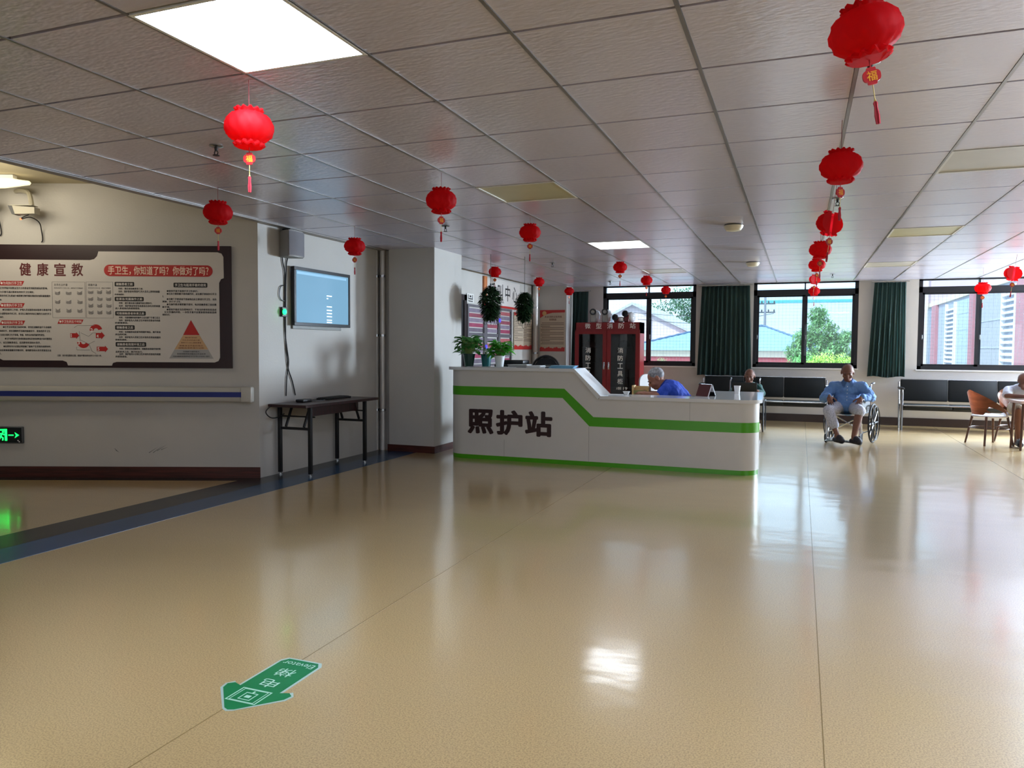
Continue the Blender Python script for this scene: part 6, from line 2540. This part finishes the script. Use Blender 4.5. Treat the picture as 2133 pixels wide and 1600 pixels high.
def tree(name, lab, loc, crown, n, lsz, cols, seed, trunk_h, group=None):
    rnd = random.Random(seed)
    t = thing(name, lab, 'tree' if name != 'shrub' else 'shrub', loc, 0, group)
    bm = B_()
    tube(bm, smooth_path([(0, 0, 0), (0.05, 0.02, trunk_h * 0.5), (-0.02, 0, trunk_h)], 4), 0.06 if name != 'shrub' else 0.03, 8)
    for k in range(6):
        a = k * 1.05
        c = crown[k % len(crown)]
        tube(bm, smooth_path([(0, 0, trunk_h * 0.75), (c[0] * 0.5, c[1] * 0.5, (trunk_h + c[2]) / 2), (c[0], c[1], c[2])], 3), 0.022, 6)
    obj('trunk', bm, mat('bark', '5a4a3c', 0.9), t)
    bm = B_()
    tot = sum(c[3] ** 2 for c in crown)
    for c in crown:
        for k in range(int(n * c[3] ** 2 / tot)):
            a, b = rnd.uniform(0, 2 * PI), math.acos(rnd.uniform(-1, 1))
            r = c[3] * (0.45 + 0.55 * rnd.random() ** 0.5) * (1 + 0.22 * math.sin(a * 5 + b * 7))
            p = Vector((c[0] + r * math.sin(b) * math.cos(a), c[1] + r * math.sin(b) * math.sin(a), c[2] + r * 0.9 * math.cos(b)))
            d = Vector((rnd.uniform(-1, 1), rnd.uniform(-1, 1), rnd.uniform(-0.6, 0.8)))
            leaf_shape(bm, p, d, lsz * rnd.uniform(0.7, 1.3), lsz * 0.5, 0.2, 0.1, 2)
    obj('foliage', bm, mat('foliage_' + cols, cols, 0.6, var=0.35, vscale=3, transl=0.3), t, 80)
    return t


tree('tree', 'tall pale green tree in the middle window, in front of the white warehouse', (0.55, 24, -0.5), [(0.0, 0, 2.35, 0.42), (-0.1, 0, 2.85, 0.26), (-0.45, 0.1, 2.1, 0.34), (0.4, 0.1, 2.0, 0.36), (-0.7, 0, 1.75, 0.28), (0.1, 0, 1.6, 0.5), (0.72, 0.2, 2.2, 0.2), (0.6, 0, 1.6, 0.32), (-0.3, -0.1, 1.35, 0.4)], 9000, 0.12, '8fbd8a', 2, 1.6)
tree('shrub', 'bright yellow-green shrub at the bottom of the middle window, right of its mullion', (0.62, 22.4, -0.5), [(0.0, 0, 1.35, 0.42), (0.45, 0, 1.35, 0.36), (-0.35, 0, 1.25, 0.3)], 2600, 0.085, 'b4d870', 5, 0.9, 'shrubs below the windows')
tree('shrub', 'green shrub at the bottom of the middle window, left of its mullion', (-0.12, 22.6, -0.5), [(0.0, 0, 1.25, 0.36), (-0.4, 0, 1.1, 0.26), (0.25, 0, 1.45, 0.3)], 1800, 0.07, '82bd78', 6, 0.9, 'shrubs below the windows')
tree('shrub', 'small pale shrub at the bottom of the left window', (-4.55, 26.5, -0.5), [(0.0, 0, 1.3, 0.22), (-0.25, 0, 1.2, 0.18)], 700, 0.06, 'b5cf9a', 7, 1.0, 'shrubs below the windows')
tree('tree', 'broad dark green tree rising behind the gabled hall', (-8.6, 56, -0.5), [(0.0, 0, 4.2, 1.6), (1.4, 0, 3.6, 1.3), (-1.5, 0, 3.9, 1.3), (0.6, 0, 5.4, 1.1), (2.3, 0, 2.8, 1.0), (-0.6, 0.3, 2.6, 1.3)], 6500, 0.24, '6f9a78', 8, 3.0)

wg = thing('brick_wing', 'neighbouring wing with red pilasters and white louvres filling the right window', 'building', (6.5, 28, -0.5))
bm = B_()
bx(bm, 0.0, 6.0, -12.5, 30, 0, 9.0)
obj('wall', bm, mat('greyblue_wall', 'aeb5c4', 0.8, var=0.03, vscale=0.8), wg)
bm = B_()
bx(bm, -0.10, 0.0, -12.5, 30, 4.12, 4.34)
obj('cornice', bm, M_cream2, wg)
bm = B_()
bx(bm, -0.05, 0.0, -12.5, 30, 4.34, 9.0)
obj('upper_wall', bm, mat('pink_upper_wall', 'd3bcc6', 0.8, var=0.03, vscale=0.8), wg)
for (a, b) in ((-3.2, 0.25), (6.7, 7.5), (15.7, 17.0), (20.0, 20.8)):
    bm = B_()
    bx(bm, -0.14, 0.0, a, b, 0, 4.12)
    obj('red_pilaster', bm, mat('red_pilaster', 'b9858d', 0.8, var=0.06, vscale=2), wg)
for (a, b) in ((0.55, 2.2), (10.9, 13.0)):
    bm = B_()
    for k in range(18):
        z = 0.3 + k * 0.2
        box(bm, (-0.07, (a + b) / 2, z), (0.14, b - a, 0.03), Matrix.Rotation(-0.75, 3, 'Y'))
    bx(bm, -0.13, 0.0, a - 0.06, a, 0.2, 4.0)
    bx(bm, -0.13, 0.0, b, b + 0.06, 0.2, 4.0)
    obj('louvre', bm, mat('white_louvre', 'eceef2', 0.5, var=0.02), wg)
bm = B_()
n_ = 34
for k in range(n_):
    y = 2.45 + k * 4.1 / n_
    bx(bm, -0.06, 0.0, y, y + 0.06, 0.2, 4.0)
for z in (0.9, 1.9, 2.9):
    bx(bm, -0.075, -0.055, 2.4, 6.6, z, z + 0.05)
obj('ribbed_screen', bm, mat('grey_ribbed_screen', 'b9bdc6', 0.4, var=0.05), wg)
bm = B_()
bx(bm, -0.03, 0.0, 7.6, 10.7, 0.2, 4.0)
for k in range(5):
    z = 0.6 + k * 0.7
    bx(bm, -0.045, -0.03, 7.6, 10.7, z, z + 0.04)
obj('glazed_panel', bm, mat('grey_glazed_panel', 'a9b9bf', 0.25, var=0.06), wg)
bm = B_()
cyl(bm, (-0.2, 18.2, 0), (-0.2, 18.2, 8.5), 0.10, None, 12)
obj('downpipe', bm, M_white, wg)
